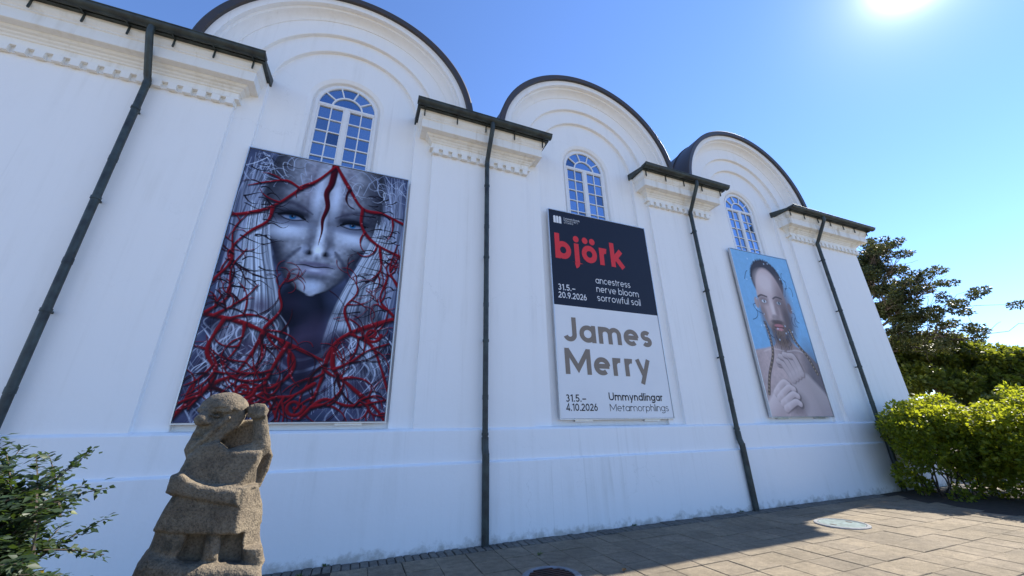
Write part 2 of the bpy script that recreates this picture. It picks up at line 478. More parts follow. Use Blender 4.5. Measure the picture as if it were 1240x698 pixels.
# plinth with its two weathered ledges
pl = MB()
prof = [(0.45, -0.3), (-0.10, -0.3), (-0.10, 1.160), (-0.048, 1.185), (-0.048, 1.665), (-0.006, 1.70), (0.45, 1.735)]
nx = 40
rows = [[(XL - 0.05 + (XR - XL + 0.1) * i / nx, y, z) for (y, z) in prof] for i in range(nx + 1)]
pl.grid(rows); pl.ngon(rows[0]); pl.ngon(rows[-1])
pl.box(XR - 0.3, XR + 0.05, 0.46, 14.0, -0.3, 1.70); pl.box(XL - 0.05, XL + 0.3, 0.46, 14.0, -0.3, 1.70)
pl.build('plinth', M['plinth'], B, bevel=0.010)

# gable mouldings and barrel roofs
for c in BAYS:
    g = MB()
    prof = [(2.15, 0.01), (2.15, -0.014), (2.185, -0.022), (2.22, -0.042), (2.25, -0.075), (2.275, -0.115), (2.29, -0.165),
            (2.335, -0.175), (2.335, -0.265), (2.46, -0.28), (2.46, 0.2)]
    g.revolve(prof, c, ZC, R(0.8), R(179.2), N)
    g.build('gable_moulding', M['white'], B, smooth=True, angle=28)
    rf = MB()
    prof = [(2.455, 0.2), (2.455, -0.345), (2.56, -0.36), (2.585, -0.345), (2.585, 13.9), (2.46, 13.9)]
    rf.revolve(prof, c, ZC, R(1.6), R(178.4), 72)
    ro = rf.build('barrel_roof', M['roof'], B, smooth=True, angle=28)
    for k in range(16):                        # standing seams over the vault
        s = MB(); y = 0.30 + k * 0.86
        s.revolve([(2.58, y - .012), (2.615, y - .010), (2.615, y + .010), (2.58, y + .012)], c, ZC, R(1.8), R(178.2), 48)
        so = s.build('seam', M['roof'], ro)

# entablatures: cornice, dentils, sheet roof, gutter
BLOCKS = [(edges[0], edges[1], True), (edges[2], edges[3], True), (edges[4], edges[5], True), (edges[6], edges[7], True)]
CORN = [(0.0, 7.195), (0.020, 7.20), (0.020, 7.30), (0.085, 7.305), (0.085, 7.335), (0.060, 7.35), (0.050, 7.36), (0.050, 7.455), (0.075, 7.465),
        (0.085, 7.49), (0.115, 7.51), (0.130, 7.535), (0.170, 7.55), (0.195, 7.575), (0.195, 7.585), (0.320, 7.595), (0.330, 7.60),
        (0.330, 7.80), (0.350, 7.815), (0.350, 7.84), (0.375, 7.87), (0.39, 7.91), (0.40, 7.93), (0.40, 7.99), (0.0, 8.06)]
dent = MB(); dent.box(-0.060, 0.060, -0.080, -0.012, 7.185, 7.303)
dent_me = dent.mesh('dentil'); dent_me.materials.append(M['cornice'])
brk = MB(); brk.box(-.011, .011, -.378, -.356, 7.82, 7.985)
brk.box(-.011, .011, -.50, -.378, 7.968, 7.982)
brk_me = brk.mesh('gutter_bracket'); brk_me.materials.append(M['gutter'])
for (x0, x1, _) in BLOCKS:
    cb = MB()
    rows = []
    for (o, z) in CORN:
        o = o * 0.90
        rows.append([(x0 - o, 0.30, z), (x0 - o, -o, z), (x1 + o, -o, z), (x1 + o, 0.30, z)])
    cb.grid(rows)
    cb.quad(*[(p[0], p[1], p[2]) for p in rows[0]])
    co = cb.build('cornice', M['cornice'], B, weld=True)
    nd = int(round((x1 - x0 - 0.10) / 0.205))
    for k in range(nd + 1):
        link('dentil', dent_me, None, co, (x0 + 0.05 + (x1 - x0 - 0.10) * k / nd + rnd.uniform(-.004, .004), 0, 0))
    sr = MB()                                 # small sheet roof over the cornice
    a, bq = x0 - 0.425, x1 + 0.425
    top = [(a, -0.43, 8.055), (bq, -0.43, 8.055), (bq, 0.25, 8.20), (a, 0.25, 8.20)]
    bot = [(a, -0.43, 7.985), (bq, -0.43, 7.985), (bq, 0.25, 8.00), (a, 0.25, 8.00)]
    sr.grid([bot, top], True); sr.ngon(top); sr.ngon(bot[::-1])
    sr.build('cornice_flashing', M['gutter'], B)
    gt = MB()                                 # half round gutter
    gy, gz, gr = -0.505, 8.06, 0.088
    nseg = 14
    out = [(gy + gr * math.cos(t), gz + gr * math.sin(t)) for t in [math.pi + math.pi * k / nseg for k in range(nseg + 1)]]
    inn = [(gy + (gr - .008) * math.cos(t), gz + (gr - .008) * math.sin(t)) for t in [math.pi + math.pi * k / nseg for k in range(nseg + 1)]][::-1]
    bead = [(gy - gr - .012, gz + .004), (gy - gr - .010, gz + .018), (gy - gr + .006, gz + .018)]
    poly = out + inn[:-1] + bead[::-1]
    poly = out + inn
    gt.prism(poly, a - 0.02, bq + 0.02, lambda p, t: (t, p[0], p[1]))
    for xe in (a - 0.02, bq + 0.016):
        gt.prism(out, xe, xe + .004, lambda p, t: (t, p[0], p[1]))
    gt.tube([(a - .02, gy - gr, gz + .004), (bq + .02, gy - gr, gz + .004)], 0.012, 8)
    go = gt.build('gutter', M['gutter'], B, smooth=True, angle=40)
    nb = max(3, int((bq - a) / 0.55))
    for k in range(nb):
        link('gutter_bracket', brk_me, None, go, (a + 0.16 + (bq - a - 0.32) * k / (nb - 1) + rnd.uniform(-.03, .03), 0, 0))

# downpipes
PIPES = (-3.86, 2.07, 7.97, 13.42)
for px in PIPES:
    p = MB()
    p.tube([(px, -.505, 8.02), (px, -.505, 7.88), (px, -.49, 7.82), (px - .005, -.17, 7.27), (px, -.125, 7.20), (px, -.120, 7.13), (px, -.120, 1.42)], 0.050, 14)
    po = p.build('downpipe', M['gutter'], B, smooth=True, angle=50)
    q = MB()
    q.tube([(px, -.165, 1.30), (px, -.165, -0.02)], 0.060, 14)
    q.tube([(px, -.120, 1.55), (px, -.125, 1.38), (px, -.165, 1.25), (px, -.165, 1.15)], 0.060, 14)
    q.build('lower_pipe', M['gutter'], po, smooth=True, angle=50)
    for z in (6.6, 4.9, 3.2, 1.60):
        cl = MB(); cl.tube([(px, -.120, z - .022), (px, -.120, z + .022)], 0.059, 14)
        cl.box(px - .012, px + .012, -.075, 0.01, z - .015, z + .015)
        cl.build('pipe_clamp', M['gutter'], po, smooth=True, angle=40)
    for z in (7.13, 5.6, 3.9, 2.2):
        cl = MB(); cl.tube([(px, -.120, z - .04), (px, -.120, z + .04)], 0.0545, 14)
        cl.build('pipe_sleeve', M['gutter'], po, smooth=True, angle=40)

# arched windows
def window(c):
    yf = Y3 - 0.035
    ro, ri = 0.60, 0.535
    f = MB()
    prof = [(ro, Y3 + .02), (ro, yf), (ri + .012, yf), (ri, yf + .012), (ri, Y3 + .02)]
    f.revolve(prof, c, ZC, 0, math.pi, 36)
    for s in (-1, 1):
        f.grid([[(c + s * r, y, 6.30), (c + s * r, y, ZC)] for (r, y) in prof])
    f.box(c - ro, c + ro, yf - .02, Y3 + .02, 6.285, 6.36)
    w = f.build('window', M['paint'], B, weld=True, smooth=True, angle=30)
    def bar(name, fn):
        b_ = MB(); fn(b_); b_.build(name, M['paint'], w)
    bar('mullion', lambda b_: b_.box(c - .040, c + .040, yf - .006, Y3 + .015, 6.36, ZC - .012))
    bar('transom', lambda b_: b_.box(c - ri, c + ri, yf - .003, Y3 + .012, ZC - .030, ZC + .022))
    bt = 0.011
    for s in (-1, 1):
        xa, xb = (c - ri, c - .040) if s < 0 else (c + .040, c + ri)
        bar('casement', lambda b_: b_.box(xa, xa + .028, yf + .006, Y3 + .01, 6.36, ZC - .03).box(xb - .028, xb, yf + .006, Y3 + .01, 6.36, ZC - .03)
            .box(xa + .028, xb - .028, yf + .006, Y3 + .01, 6.36, 6.395).box(xa + .028, xb - .028, yf + .006, Y3 + .01, ZC - .055, ZC - .03))
        xm = (xa + xb) / 2
        bar('glazing_bar', lambda b_: b_.box(xm - bt, xm + bt, yf + .010, Y3 + .008, 6.395, ZC - .055))
        zs = [6.395 + (ZC - .055 - 6.395) * k / 5 for k in range(6)]
        for z in zs[1:-1]:
            bar('glazing_bar', lambda b_: b_.box(xa + .028, xm - bt, yf + .011, Y3 + .008, z - bt, z + bt).box(xm + bt, xb - .028, yf + .011, Y3 + .008, z - bt, z + bt))
        for k in range(5):
            for (xp, xq) in ((xa + .028, xm - bt), (xm + bt, xb - .028)):
                pane = MB(); hx = (xq - xp) / 2 + .004; hz = (zs[1] - zs[0]) / 2 - bt + .004
                pane.box(-hx, hx, -.002, .002, -hz, hz)
                po = pane.build('pane', M['glass'], w)
                po.location = ((xp + xq) / 2, Y3 + .002, (zs[k] + zs[k + 1]) / 2)
                po.rotation_euler = (R(rnd.uniform(-1.2, 1.2)), 0, R(rnd.uniform(-1.0, 1.0)))
    rin = 0.285
    bar('glazing_bar', lambda b_: b_.revolve([(rin - .016, Y3 + .01), (rin - .016, yf + .008), (rin + .016, yf + .008), (rin + .016, Y3 + .01)], c, ZC, 0, math.pi, 28))
    for k in range(1, 5):
        t = math.pi * k / 5
        d = Vector((math.cos(t), 0, math.sin(t))); nn = Vector((-d.z, 0, d.x)) * .013
        pa, pb = Vector((c, 0, ZC)) + d * (rin + .016), Vector((c, 0, ZC)) + d * ri
        def fb(b_):
            poly = [pa - nn, pb - nn, pb + nn, pa + nn]
            b_.prism(poly, yf + .009, Y3 + .008, lambda p, y: (p.x, y, p.z))
        bar('glazing_bar', fb)
    for k in range(5):
        t0, t1 = math.pi * k / 5, math.pi * (k + 1) / 5
        arc = lambda r, a, b: [(r * math.cos(a + (b - a) * i / 8), r * math.sin(a + (b - a) * i / 8)) for i in range(9)]
        poly = arc(rin, t0, t1) + arc(ri + .004, t1, t0)
        pane = MB(); pane.prism(poly, -.002, .002, lambda p, y: (p[0], y, p[1]))
        o = pane.build('pane', M['glass'], w); o.location = (c, Y3 + .002, ZC); o.rotation_euler = (R(rnd.uniform(-.3, .3)), 0, R(rnd.uniform(-.3, .3)))
    poly = [(rin * math.cos(math.pi * i / 20), rin * math.sin(math.pi * i / 20)) for i in range(21)]
    pane = MB(); pane.prism(poly, -.002, .002, lambda p, y: (p[0], y, p[1]))
    o = pane.build('pane', M['glass'], w); o.location = (c, Y3 + .003, ZC)
    dk = MB(); dk.box(c - .62, c + .62, Y3 + .06, Y3 + .08, 6.28, 8.62); dk.build('blind', M['back'], w)
for c in BAYS: window(c)

# ------------------------------------------------------------------ banners
def banner(name, x0, x1, z0, z1, label):
    e = empty(name, ((x0 + x1) / 2, Y1 - 0.04, z0))
    prop(e, label, 'banner', 'banners hung in the bays of the white wall')
    w, h = x1 - x0, z1 - z0
    b = MB(); b.box(-w/2 + .02, w/2 - .02, 0.006, 0.05, 0.02, h - .02); b.build('backing_board', M['back'], e)
    f = MB(); t = .014
    f.box(-w/2, -w/2 + t, -.012, .05, 0, h).box(w/2 - t, w/2, -.012, .05, 0, h).box(-w/2 + t, w/2 - t, -.012, .05, 0, t).box(-w/2 + t, w/2 - t, -.012, .05, h - t, h)
    f.build('frame', M['alu'], e)
    for xx in (-w * .3, w * .3):
        s = MB(); s.box(xx - .2, xx + .2, .05, .112, -.035, .03); s.build('mounting_rail', M['alu'], e)
    return e, w, h

class Canvas:
    """flat print worked out point by point: u to the right, v downwards, both 0..1"""
    def __init__(s, nx, ny, asp):
        s.nx, s.ny, s.asp = nx, ny, asp
        u = np.linspace(0, 1, nx); v = np.linspace(0, 1, ny)
        s.U, s.V = np.meshgrid(u, v)
        s.C = np.zeros((ny, nx, 3))
    def mix(s, mask, c, sl=None):
        c = np.asarray(c, float)
        if sl is None: s.C += (c - s.C) * mask[..., None]
        else: s.C[sl] += (c - s.C[sl]) * mask[..., None]
    def ell(s, u, v, a, b, soft=.25, rot=0.0):
        du = s.U - u; dv = (s.V - v) * s.asp
        cr, sr_ = math.cos(rot), math.sin(rot)
        x = (du * cr + dv * sr_) / a; y = (-du * sr_ + dv * cr) / (b * s.asp)
        d = np.sqrt(x * x + y * y)
        return np.clip((1 + soft / 2 - d) / soft, 0, 1)
    def stroke(s, pts, w, c, soft=.5, alpha=1.0, light=None):
        """pts in (u, v); w list of half widths in u units"""
        p = np.array([(a, b * s.asp) for a, b in pts]); w = np.broadcast_to(np.asarray(w, float), (len(p),))
        m_ = w.max() * 1.6 + .004
        i0 = max(0, int((p[:, 0].min() - m_) * (s.nx - 1))); i1 = min(s.nx, int((p[:, 0].max() + m_) * (s.nx - 1)) + 2)
        j0 = max(0, int((p[:, 1].min() - m_) / s.asp * (s.ny - 1))); j1 = min(s.ny, int((p[:, 1].max() + m_) / s.asp * (s.ny - 1)) + 2)
        if i1 <= i0 or j1 <= j0: return
        sl = (slice(j0, j1), slice(i0, i1))
        x = s.U[sl]; y = s.V[sl] * s.asp
        best = np.full(x.shape, 9.0); side = np.zeros(x.shape)
        for k in range(len(p) - 1):
            a, b = p[k], p[k + 1]; ab = b - a; L = max(1e-9, ab @ ab)
            t = np.clip(((x - a[0]) * ab[0] + (y - a[1]) * ab[1]) / L, 0, 1)
            dx = x - a[0] - t * ab[0]; dy = y - a[1] - t * ab[1]
            d = np.sqrt(dx * dx + dy * dy); ww = w[k] + (w[k + 1] - w[k]) * t
            q = d / np.maximum(ww, 1e-5)
            upd = q < best
            best = np.where(upd, q, best); side = np.where(upd, (-dx * .5 - dy * .86) / np.maximum(ww, 1e-5), side)
        px_ = 1.0 / (s.nx * max(w.max(), 1e-4))
        so = max(soft, px_)
        mk = np.clip((1 + so / 2 - best) / so, 0, 1) * alpha
        if light is not None:
            k = np.clip(side * .6 + .35, 0, 1)[..., None]
            cc = np.asarray(c) * (1 - k) + np.asarray(light) * k
            s.C[sl] += (cc - s.C[sl]) * mk[..., None]
        else: s.mix(mk, c, sl)
    def obj(s, name, w, h, parent, mat, y=0.002):
        ny, nx = s.ny, s.nx
        co = np.stack([(s.U - .5) * w, np.full_like(s.U, y), (1 - s.V) * h], -1).reshape(-1, 3).astype(np.float32)
        idx = np.arange(nx * ny).reshape(ny, nx)
        q = np.stack([idx[1:, :-1], idx[1:, 1:], idx[:-1, 1:], idx[:-1, :-1]], -1).reshape(-1, 4)
        me = bpy.data.meshes.new(name)
        me.vertices.add(len(co)); me.vertices.foreach_set('co', co.ravel())
        me.loops.add(q.size); me.loops.foreach_set('vertex_index', q.ravel().astype(np.int32))
        me.polygons.add(len(q)); me.polygons.foreach_set('loop_start', np.arange(0, q.size, 4, dtype=np.int32))
        me.update(calc_edges=True)
        at = me.color_attributes.new('print', 'FLOAT_COLOR', 'POINT')
        c = np.concatenate([np.clip(s.C, 0, 1), np.ones((ny, nx, 1))], -1).astype(np.float32)
        at.data.foreach_set('color', c.ravel())
        return link(name, me, mat, parent)

def bez(p0, p1, p2, p3, n=14):
    t = np.linspace(0, 1, n)[:, None]
    p0, p1, p2, p3 = map(np.asarray, (p0, p1, p2, p3))
    return ((1-t)**3*p0 + 3*(1-t)**2*t*p1 + 3*(1-t)*t*t*p2 + t**3*p3)

def smooth_path(pts, n=8):
    pts = [np.array(p, float) for p in pts]
    P = [2*pts[0]-pts[1]] + pts + [2*pts[-1]-pts[-2]]
    out = []
    for i in range(1, len(P) - 2):
        for t in np.linspace(0, 1, n, endpoint=False):
            out.append(.5*((2*P[i]) + (-P[i-1]+P[i+1])*t + (2*P[i-1]-5*P[i]+4*P[i+1]-P[i+2])*t*t + (-P[i-1]+3*P[i]-3*P[i+1]+P[i+2])*t**3))
    out.append(P[-2])
    return np.array(out)

def vnoise(U, V, su, sv, seed):
    r = np.random.default_rng(seed); g = r.random((int(sv) + 3, int(su) + 3))
    x = U * su; y = V * sv; i = x.astype(int); j = y.astype(int); fx = x - i; fy = y - j
    fx = fx*fx*(3-2*fx); fy = fy*fy*(3-2*fy)
    return (g[j, i]*(1-fx)+g[j, i+1]*fx)*(1-fy) + (g[j+1, i]*(1-fx)+g[j+1, i+1]*fx)*fy

# --- first banner: a generic pale painted face under red branching roots
def art_face():
    asp = 4.6 / 2.76
    c = Canvas(380, 620, asp)
    U, V = c.U, c.V
    r = random.Random(3)
    base = .5*vnoise(U, V, 5, 9, 1) + .5*vnoise(U, V, 14, 24, 2)
    c.C[:] = np.array([.045, .055, .095]) + base[..., None] * np.array([.12, .14, .20])
    # hair, strand by strand
    def hair(n, fn, tones, wr=(.0015, .006), al=(.25, .8)):
        for _ in range(n):
            p = fn()
            k = r.random(); tone = np.array(tones[0])*(1-k) + np.array(tones[1])*k
            w0 = r.uniform(*wr); n_ = len(p)
            w = [w0*math.sin(math.pi*min(.98, .08+i/(n_-1)*.88))+.0006 for i in range(n_)]
            c.stroke(p, w, tone, .9, r.uniform(*al))
    cool = ((.02, .025, .05), (.50, .56, .70)); cool2 = ((.10, .12, .20), (.62, .68, .80))
    def left():
        k = r.random(); o = r.uniform(0, .30)
        a = (.30 - o*.9 + r.uniform(-.02, .02), .02 + r.uniform(-.03, .10)); 
        return bez(a, (.02 + .10*r.random() - o*.2, .22 + .1*k), (-.05 + .30*r.random(), .40 + .1*k), (.06 + .30*r.random(), .62 + .25*r.random()))
    def right():
        k = r.random(); o = r.uniform(0, .30)
        a = (.70 + o*.9, .02 + r.uniform(-.03, .10))
        return bez(a, (.98 - .10*r.random() + o*.2, .22 + .1*k), (1.05 - .30*r.random(), .40 + .1*k), (.94 - .32*r.random(), .62 + .25*r.random()))
    hair(260, left, cool); hair(260, right, cool)
    # the dark hollow behind the chin and the neck
    c.mix(c.ell(.455, .63, .16, .13, .5)*.92, (.014, .018, .035))
    c.mix(c.ell(.47, .72, .10, .12, .7)*.8, (.07, .075, .12))
    # face: a heart-shaped field
    prof_v = np.array([-.05, .02, .10, .18, .26, .33, .40, .46, .51, .55, .575]); hw = np.array([.30, .34, .36, .36, .345, .315, .265, .21, .155, .09, .0])
    W_ = np.interp(V, prof_v, hw, right=-.2); mid = .495
    d = np.abs(U - mid) - W_
    face = np.clip(.5 - d / .035, 0, 1) * (V < .60)
    shade = 1 - np.clip(np.abs(U - mid) / np.maximum(W_, .03), 0, 1)**2.6
    n1 = vnoise(U, V, 26, 44, 5)*.5 + vnoise(U, V, 60, 100, 6)*.5
    lum = (.05 + .40*shade) * (.60 + .7*n1)
    fc = lum[..., None] * np.array([.90, .97, 1.13])
    c.C += (fc - c.C) * face[..., None]
    def sh(u, v, a, b, k, col_=(.03, .032, .06), soft=1.6, rot=0): c.mix(c.ell(u, v, a, b, soft, rot)*k*face, col_)
    for s in (-1, 1):
        x = lambda t: mid + s*t
        sh(x(.175), .255, .125, .048, .85)                         # sockets
        sh(x(.06), .25, .035, .07, .45)
        sh(x(.27), .39, .05, .12, .80, rot=s*.55)                  # hollow cheeks
        sh(x(.30), .12, .08, .12, .6)
        sh(x(.10), .10, .05, .09, .45, (.09, .06, .10))
        c.mix(c.ell(x(.19), .325, .11, .028, 1.5, s*.2)*.75*face, (.70, .78, .92))     # cheekbones
        c.mix(c.ell(x(.055), .15, .030, .09, 1.5)*.7*face, (.68, .76, .90))
        c.mix(c.ell(x(.17), .295, .10, .012, 1.5)*.5*face, (.55, .62, .78))
        # brows
        c.stroke(smooth_path([(x(.07), .243), (x(.14), .218), (x(.22), .205), (x(.30), .222)]), [.006]*6+[.013]*10+[.011]*5+[.004]*4, (.06, .06, .095), 1.4, .6)
        # eyes
        c.stroke(smooth_path([(x(.105), .270), (x(.15), .256), (x(.20), .252), (x(.255), .264)]), [.005]*4+[.014]*14+[.008]*7, (.006, .007, .012), .5, 1)
        c.mix(c.ell(x(.178), .269, .052, .0085, .4), (.30, .36, .48))
        c.mix(c.ell(x(.178), .267, .020, .0105, .3), (.06, .20, .36))
        c.mix(c.ell(x(.178), .265, .009, .006, .4), (.004, .005, .01))
        c.mix(c.ell(x(.172), .264, .0035, .0022, .6), (.6, .68, .78))
        c.mix(c.ell(x(.180), .253, .085, .014, 1.0)*.9, (.018, .020, .034))
        c.stroke(smooth_path([(x(.085), .280), (x(.15), .258), (x(.20), .255), (x(.275), .262)]), [.002]*4+[.006]*16+[.003]*5, (.004, .005, .010), .6, 1)
        c.mix(c.ell(x(.175), .292, .09, .012, 1.4)*.55*face, (.045, .05, .085))
        c.stroke(smooth_path([(x(.11), .274), (x(.16), .282), (x(.21), .280), (x(.25), .268)]), [.0035]*25, (.03, .03, .05), .8, .8)
        sh(x(.055), .365, .022, .06, .55)
        sh(x(.050), .404, .026, .010, .95, (.008, .008, .016), .8)   # nostrils
        c.mix(c.ell(x(.078), .395, .022, .017, 1.1)*.45*face, (.50, .56, .70))
        c.stroke(smooth_path([(x(.10), .39), (x(.16), .44), (x(.20), .50)]), [.006, .010] + [.012]*15, (.05, .055, .09), 1.2, .6)
        c.stroke(smooth_path([(x(.34), .30), (x(.29), .37), (x(.25), .43)]), [.012]*17, (.50, .58, .74), 1.6, .35)
    c.mix(c.ell(mid, .32, .020, .085, 1.4)*.8*face, (.72, .80, .93))
    c.mix(c.ell(mid, .393, .030, .020, 1.1)*.75*face, (.78, .85, .96))
    sh(mid, .425, .012, .014, .5)
    # mouth
    c.mix(c.ell(mid, .452, .105, .013, .9)*.85, (.16, .15, .22)); c.mix(c.ell(mid, .475, .078, .016, .9)*.85, (.34, .35, .46)); c.mix(c.ell(mid, .473, .03, .006, 1.2)*.6, (.62, .68, .80))
    c.stroke(smooth_path([(mid-.115, .459), (mid-.06, .456), (mid, .461), (mid+.06, .456), (mid+.115, .459)]), np.interp(np.arange(33), [0, 8, 24, 32], [.001, .0040, .0040, .001]), (.012, .012, .022), .9, .9)
    sh(mid, .502, .075, .014, .7)
    c.mix(c.ell(mid, .535, .05, .022, 1.2)*.7*face, (.58, .66, .80))
    # face wisps and locks over the shoulders
    def lock_l():
        o = r.random(); return bez((.20 - .12*o, .22 + .16*r.random()), (.20 - .10*o, .46), (.42 - .26*o, .60), (.40 - .42*o + .05*r.random(), .84 + .14*r.random()))
    def lock_r():
        o = r.random(); return bez((.82 + .12*o, .22 + .16*r.random()), (.80 + .10*o, .44), (.54 + .26*o, .58), (.60 + .42*o, .84 + .14*r.random()))
    hair(240, lock_l, ((.02, .025, .05), (.72, .80, .92)), (.0010, .0035), (.35, .9)); hair(260, lock_r, ((.02, .025, .05), (.72, .80, .92)), (.0010, .0035), (.35, .9))
    def curl():
        x = r.choice([r.uniform(.02, .4), r.uniform(.6, .98)]); y = r.uniform(.0, .10)
        return bez((x, y), (x + r.uniform(-.15, .15), y - .05), (x + r.uniform(-.2, .2), y + .08), (x + r.uniform(-.12, .12), y + .05))
    hair(46, curl, ((.40, .47, .63), (.70, .78, .90)), (.0010, .0024), (.35, .75))
    for k in range(9):                                              # bands of cloth at the breast
        y = .765 + k*.020
        c.stroke(smooth_path([(.40, y - .012), (.49, y + .018), (.60, y - .004), (.66, y - .03)]), [.008]*25, (.55, .64, .80) if k % 2 else (.05, .06, .11), .8, .8)
    for _ in range(90):                                             # dark folds and pale locks under the roots
        x, y = r.random(), r.uniform(.62, 1.0)
        c.mix(c.ell(x, y, r.uniform(.03, .09), r.uniform(.015, .05), 1.4, r.uniform(-1, 1))*r.uniform(.4, .85), r.choice([(.012, .014, .03), (.05, .04, .075), (.10, .08, .13)]))
    def wave():
        x, y = r.choice([r.uniform(0, .36), r.uniform(.66, 1.0)]), r.uniform(.64, .98); L = r.uniform(.05, .16); s_ = r.choice((-1, 1))
        return bez((x, y), (x + s_*.05, y + L*.3), (x + s_*.10, y + L*.5), (x + s_*.02*r.random(), y + L))
    hair(210, wave, ((.05, .06, .11), (.78, .84, .95)), (.0012, .005), (.3, .85))
    # red roots
    RED, LIT, DRK = (.115, .010, .020), (.42, .045, .060), (.030, .006, .014)
    def root(path, w0, w1, red=True, kids=3, depth=0, span=.2):
        p = smooth_path(path, 8); n_ = len(p)
        w = np.linspace(w0, w1, n_) * (1 + .18*np.sin(np.linspace(0, 14, n_) + r.random()*6))
        c.stroke(p + np.array([.004, .004]), w*1.25, (.012, .010, .022), .8, .75)
        c.stroke(p, w, RED if red else DRK, .5, 1, LIT if red else (.12, .02, .035))
        if red and w0 > .006:
            for _ in range(int(n_/14)):
                k = r.randrange(n_); q = p[k] + np.array([r.uniform(-.4, .4)*w[k], -.3*w[k]])
                c.mix(c.ell(q[0], q[1], .0040, .0022, 1.4)*.55, (.70, .32, .36))
        if depth > 2: return
        for _ in range(kids):
            k = r.randrange(2, n_ - 2); d = p[k + 1] - p[k - 1]; a = math.atan2(d[1]*asp, d[0]) + r.choice((-1, 1))*r.uniform(.5, 1.2)
            L = span*r.uniform(.55, 1.1); b_ = r.choice((-1, 1))*r.uniform(.10, .42)
            q = [p[k]]
            for t in range(5):
                a += b_*(.6 + .25*t); q.append(q[-1] + np.array([math.cos(a)*L/5, math.sin(a)*L/5/asp]))
            root(q, w[k]*r.uniform(.6, .85), .0016, red and r.random() < .75, max(0, kids - 2), depth + 1, span*.75)
    c.stroke(smooth_path([(.51, .005), (.505, .09), (.485, .14), (.505, .20), (.49, .26), (.497, .31), (.49, .37)]), np.interp(np.arange(49), [0, 10, 30, 48], [.024, .020, .012, .001]), (.020, .008, .018), .4, 1, (.22, .012, .025))
    root([(.51, .005), (.42, .085), (.33, .14), (.20, .235), (.08, .28), (-.02, .30)], .010, .010, True, 2, 1, .18)
    root([(.33, .14), (.24, .115), (.14, .135), (.04, .165)], .010, .003, True, 2, 1, .14)
    root([(.20, .235), (.19, .30), (.11, .355), (.05, .42), (.06, .50)], .011, .004, True, 3, 1, .22)
    root([(.52, .005), (.61, .09), (.72, .18), (.86, .19), (1.02, .225)], .010, .010, True, 2, 1, .18)
    root([(.72, .18), (.73, .26), (.82, .325), (1.01, .375)], .009, .009, True, 2, 1, .2)
    root([(.86, .34), (.88, .44), (.80, .50)], .009, .002, True, 3, 1, .2)
    for k in range(80):                                             # small dark tendrils in the hair
        s = r.choice((0, 1)); x = r.uniform(0, .22) if s else r.uniform(.78, 1.0); y = r.uniform(.02, .62); L = r.uniform(.06, .16)*(1 if s else -1)
        p = bez((x, y), (x + L*.3, y + r.uniform(-.03, .03)), (x + L*.7, y + r.uniform(-.04, .04)), (x + L, y + r.uniform(-.02, .03)))
        c.stroke(p, np.linspace(r.uniform(.003, .006), .0008, 14), (.016, .010, .020), .5, .95)
    for path, w in (([(-.01, .665), (.20, .69), (.43, .75), (.62, .80)], .016), ([(1.01, .63), (.75, .70), (.66, .76), (.63, .87), (.60, .94)], .017),
                    ([(-.01, .985), (.10, .90), (.21, .86), (.34, .85)], .016), ([(.39, .745), (.47, .80), (.46, .86), (.32, .93), (.20, 1.0)], .015),
                    ([(.67, .76), (.69, .83), (.80, .89), (.93, .95), (1.0, 1.0)], .016), ([(.30, .71), (.27, .78), (.22, .85)], .013), ([(.10, .68), (.06, .78), (.12, .86), (.05, .96)], .013),
                    ([(.43, .75), (.38, .83), (.36, .90), (.44, .98)], .013), ([(.75, .70), (.88, .74), (.95, .82), (1.0, .90)], .012), ([(.60, .88), (.50, .92), (.40, .93), (.30, .98)], .012),
                    ([(.69, .83), (.78, .80), (.86, .76), (.98, .73)], .010), ([(.55, .99), (.66, .93), (.80, .95), (1.0, .93)], .012)):
        root(path, w*.78, w*.45, True, 4, 1, .30)
    for path in ([(.01, .66), (.09, .60), (.07, .50), (.12, .42)], [(.0, .55), (.06, .47), (.03, .36), (.08, .28)], [(.99, .62), (.90, .56), (.93, .46), (.88, .40)],
                 [(1.0, .50), (.94, .43), (.97, .32)], [(.30, .70), (.36, .63), (.33, .56), (.37, .50)], [(.75, .69), (.70, .61), (.76, .54), (.72, .48)], [(.05, .67), (.16, .61), (.22, .55)]):
        root(path, .0085, .002, True, 4, 1, .16)
    for q in ((.27, .905), (.88, .70), (.52, .955)):                # curled tips
        t = np.linspace(0, 4.2*math.pi/1.5, 40); rr = .05*(1 - t/t[-1])**.8
        p = np.stack([q[0] + rr*np.cos(t), q[1] + rr*np.sin(t)/asp], -1)
        c.stroke(p, np.linspace(.010, .004, 40), RED, .5, 1, LIT)
    lumv = c.C.mean(-1, keepdims=True)
    c.C = np.clip(c.C + (c.C - lumv)*.15, 0, 1)
    c.C = np.clip((c.C*1.22)**1.32, 0, 1)
    return c

e1, w1, h1 = banner('art_banner', -2.30, 0.46, 1.80, 6.44, 'tall banner printed with a silvery painted face and red branching roots')
art_face().obj('printed_picture', w1 - .044, h1 - .044, e1, M['vcol'])
e1.children[-1].location.z = .022

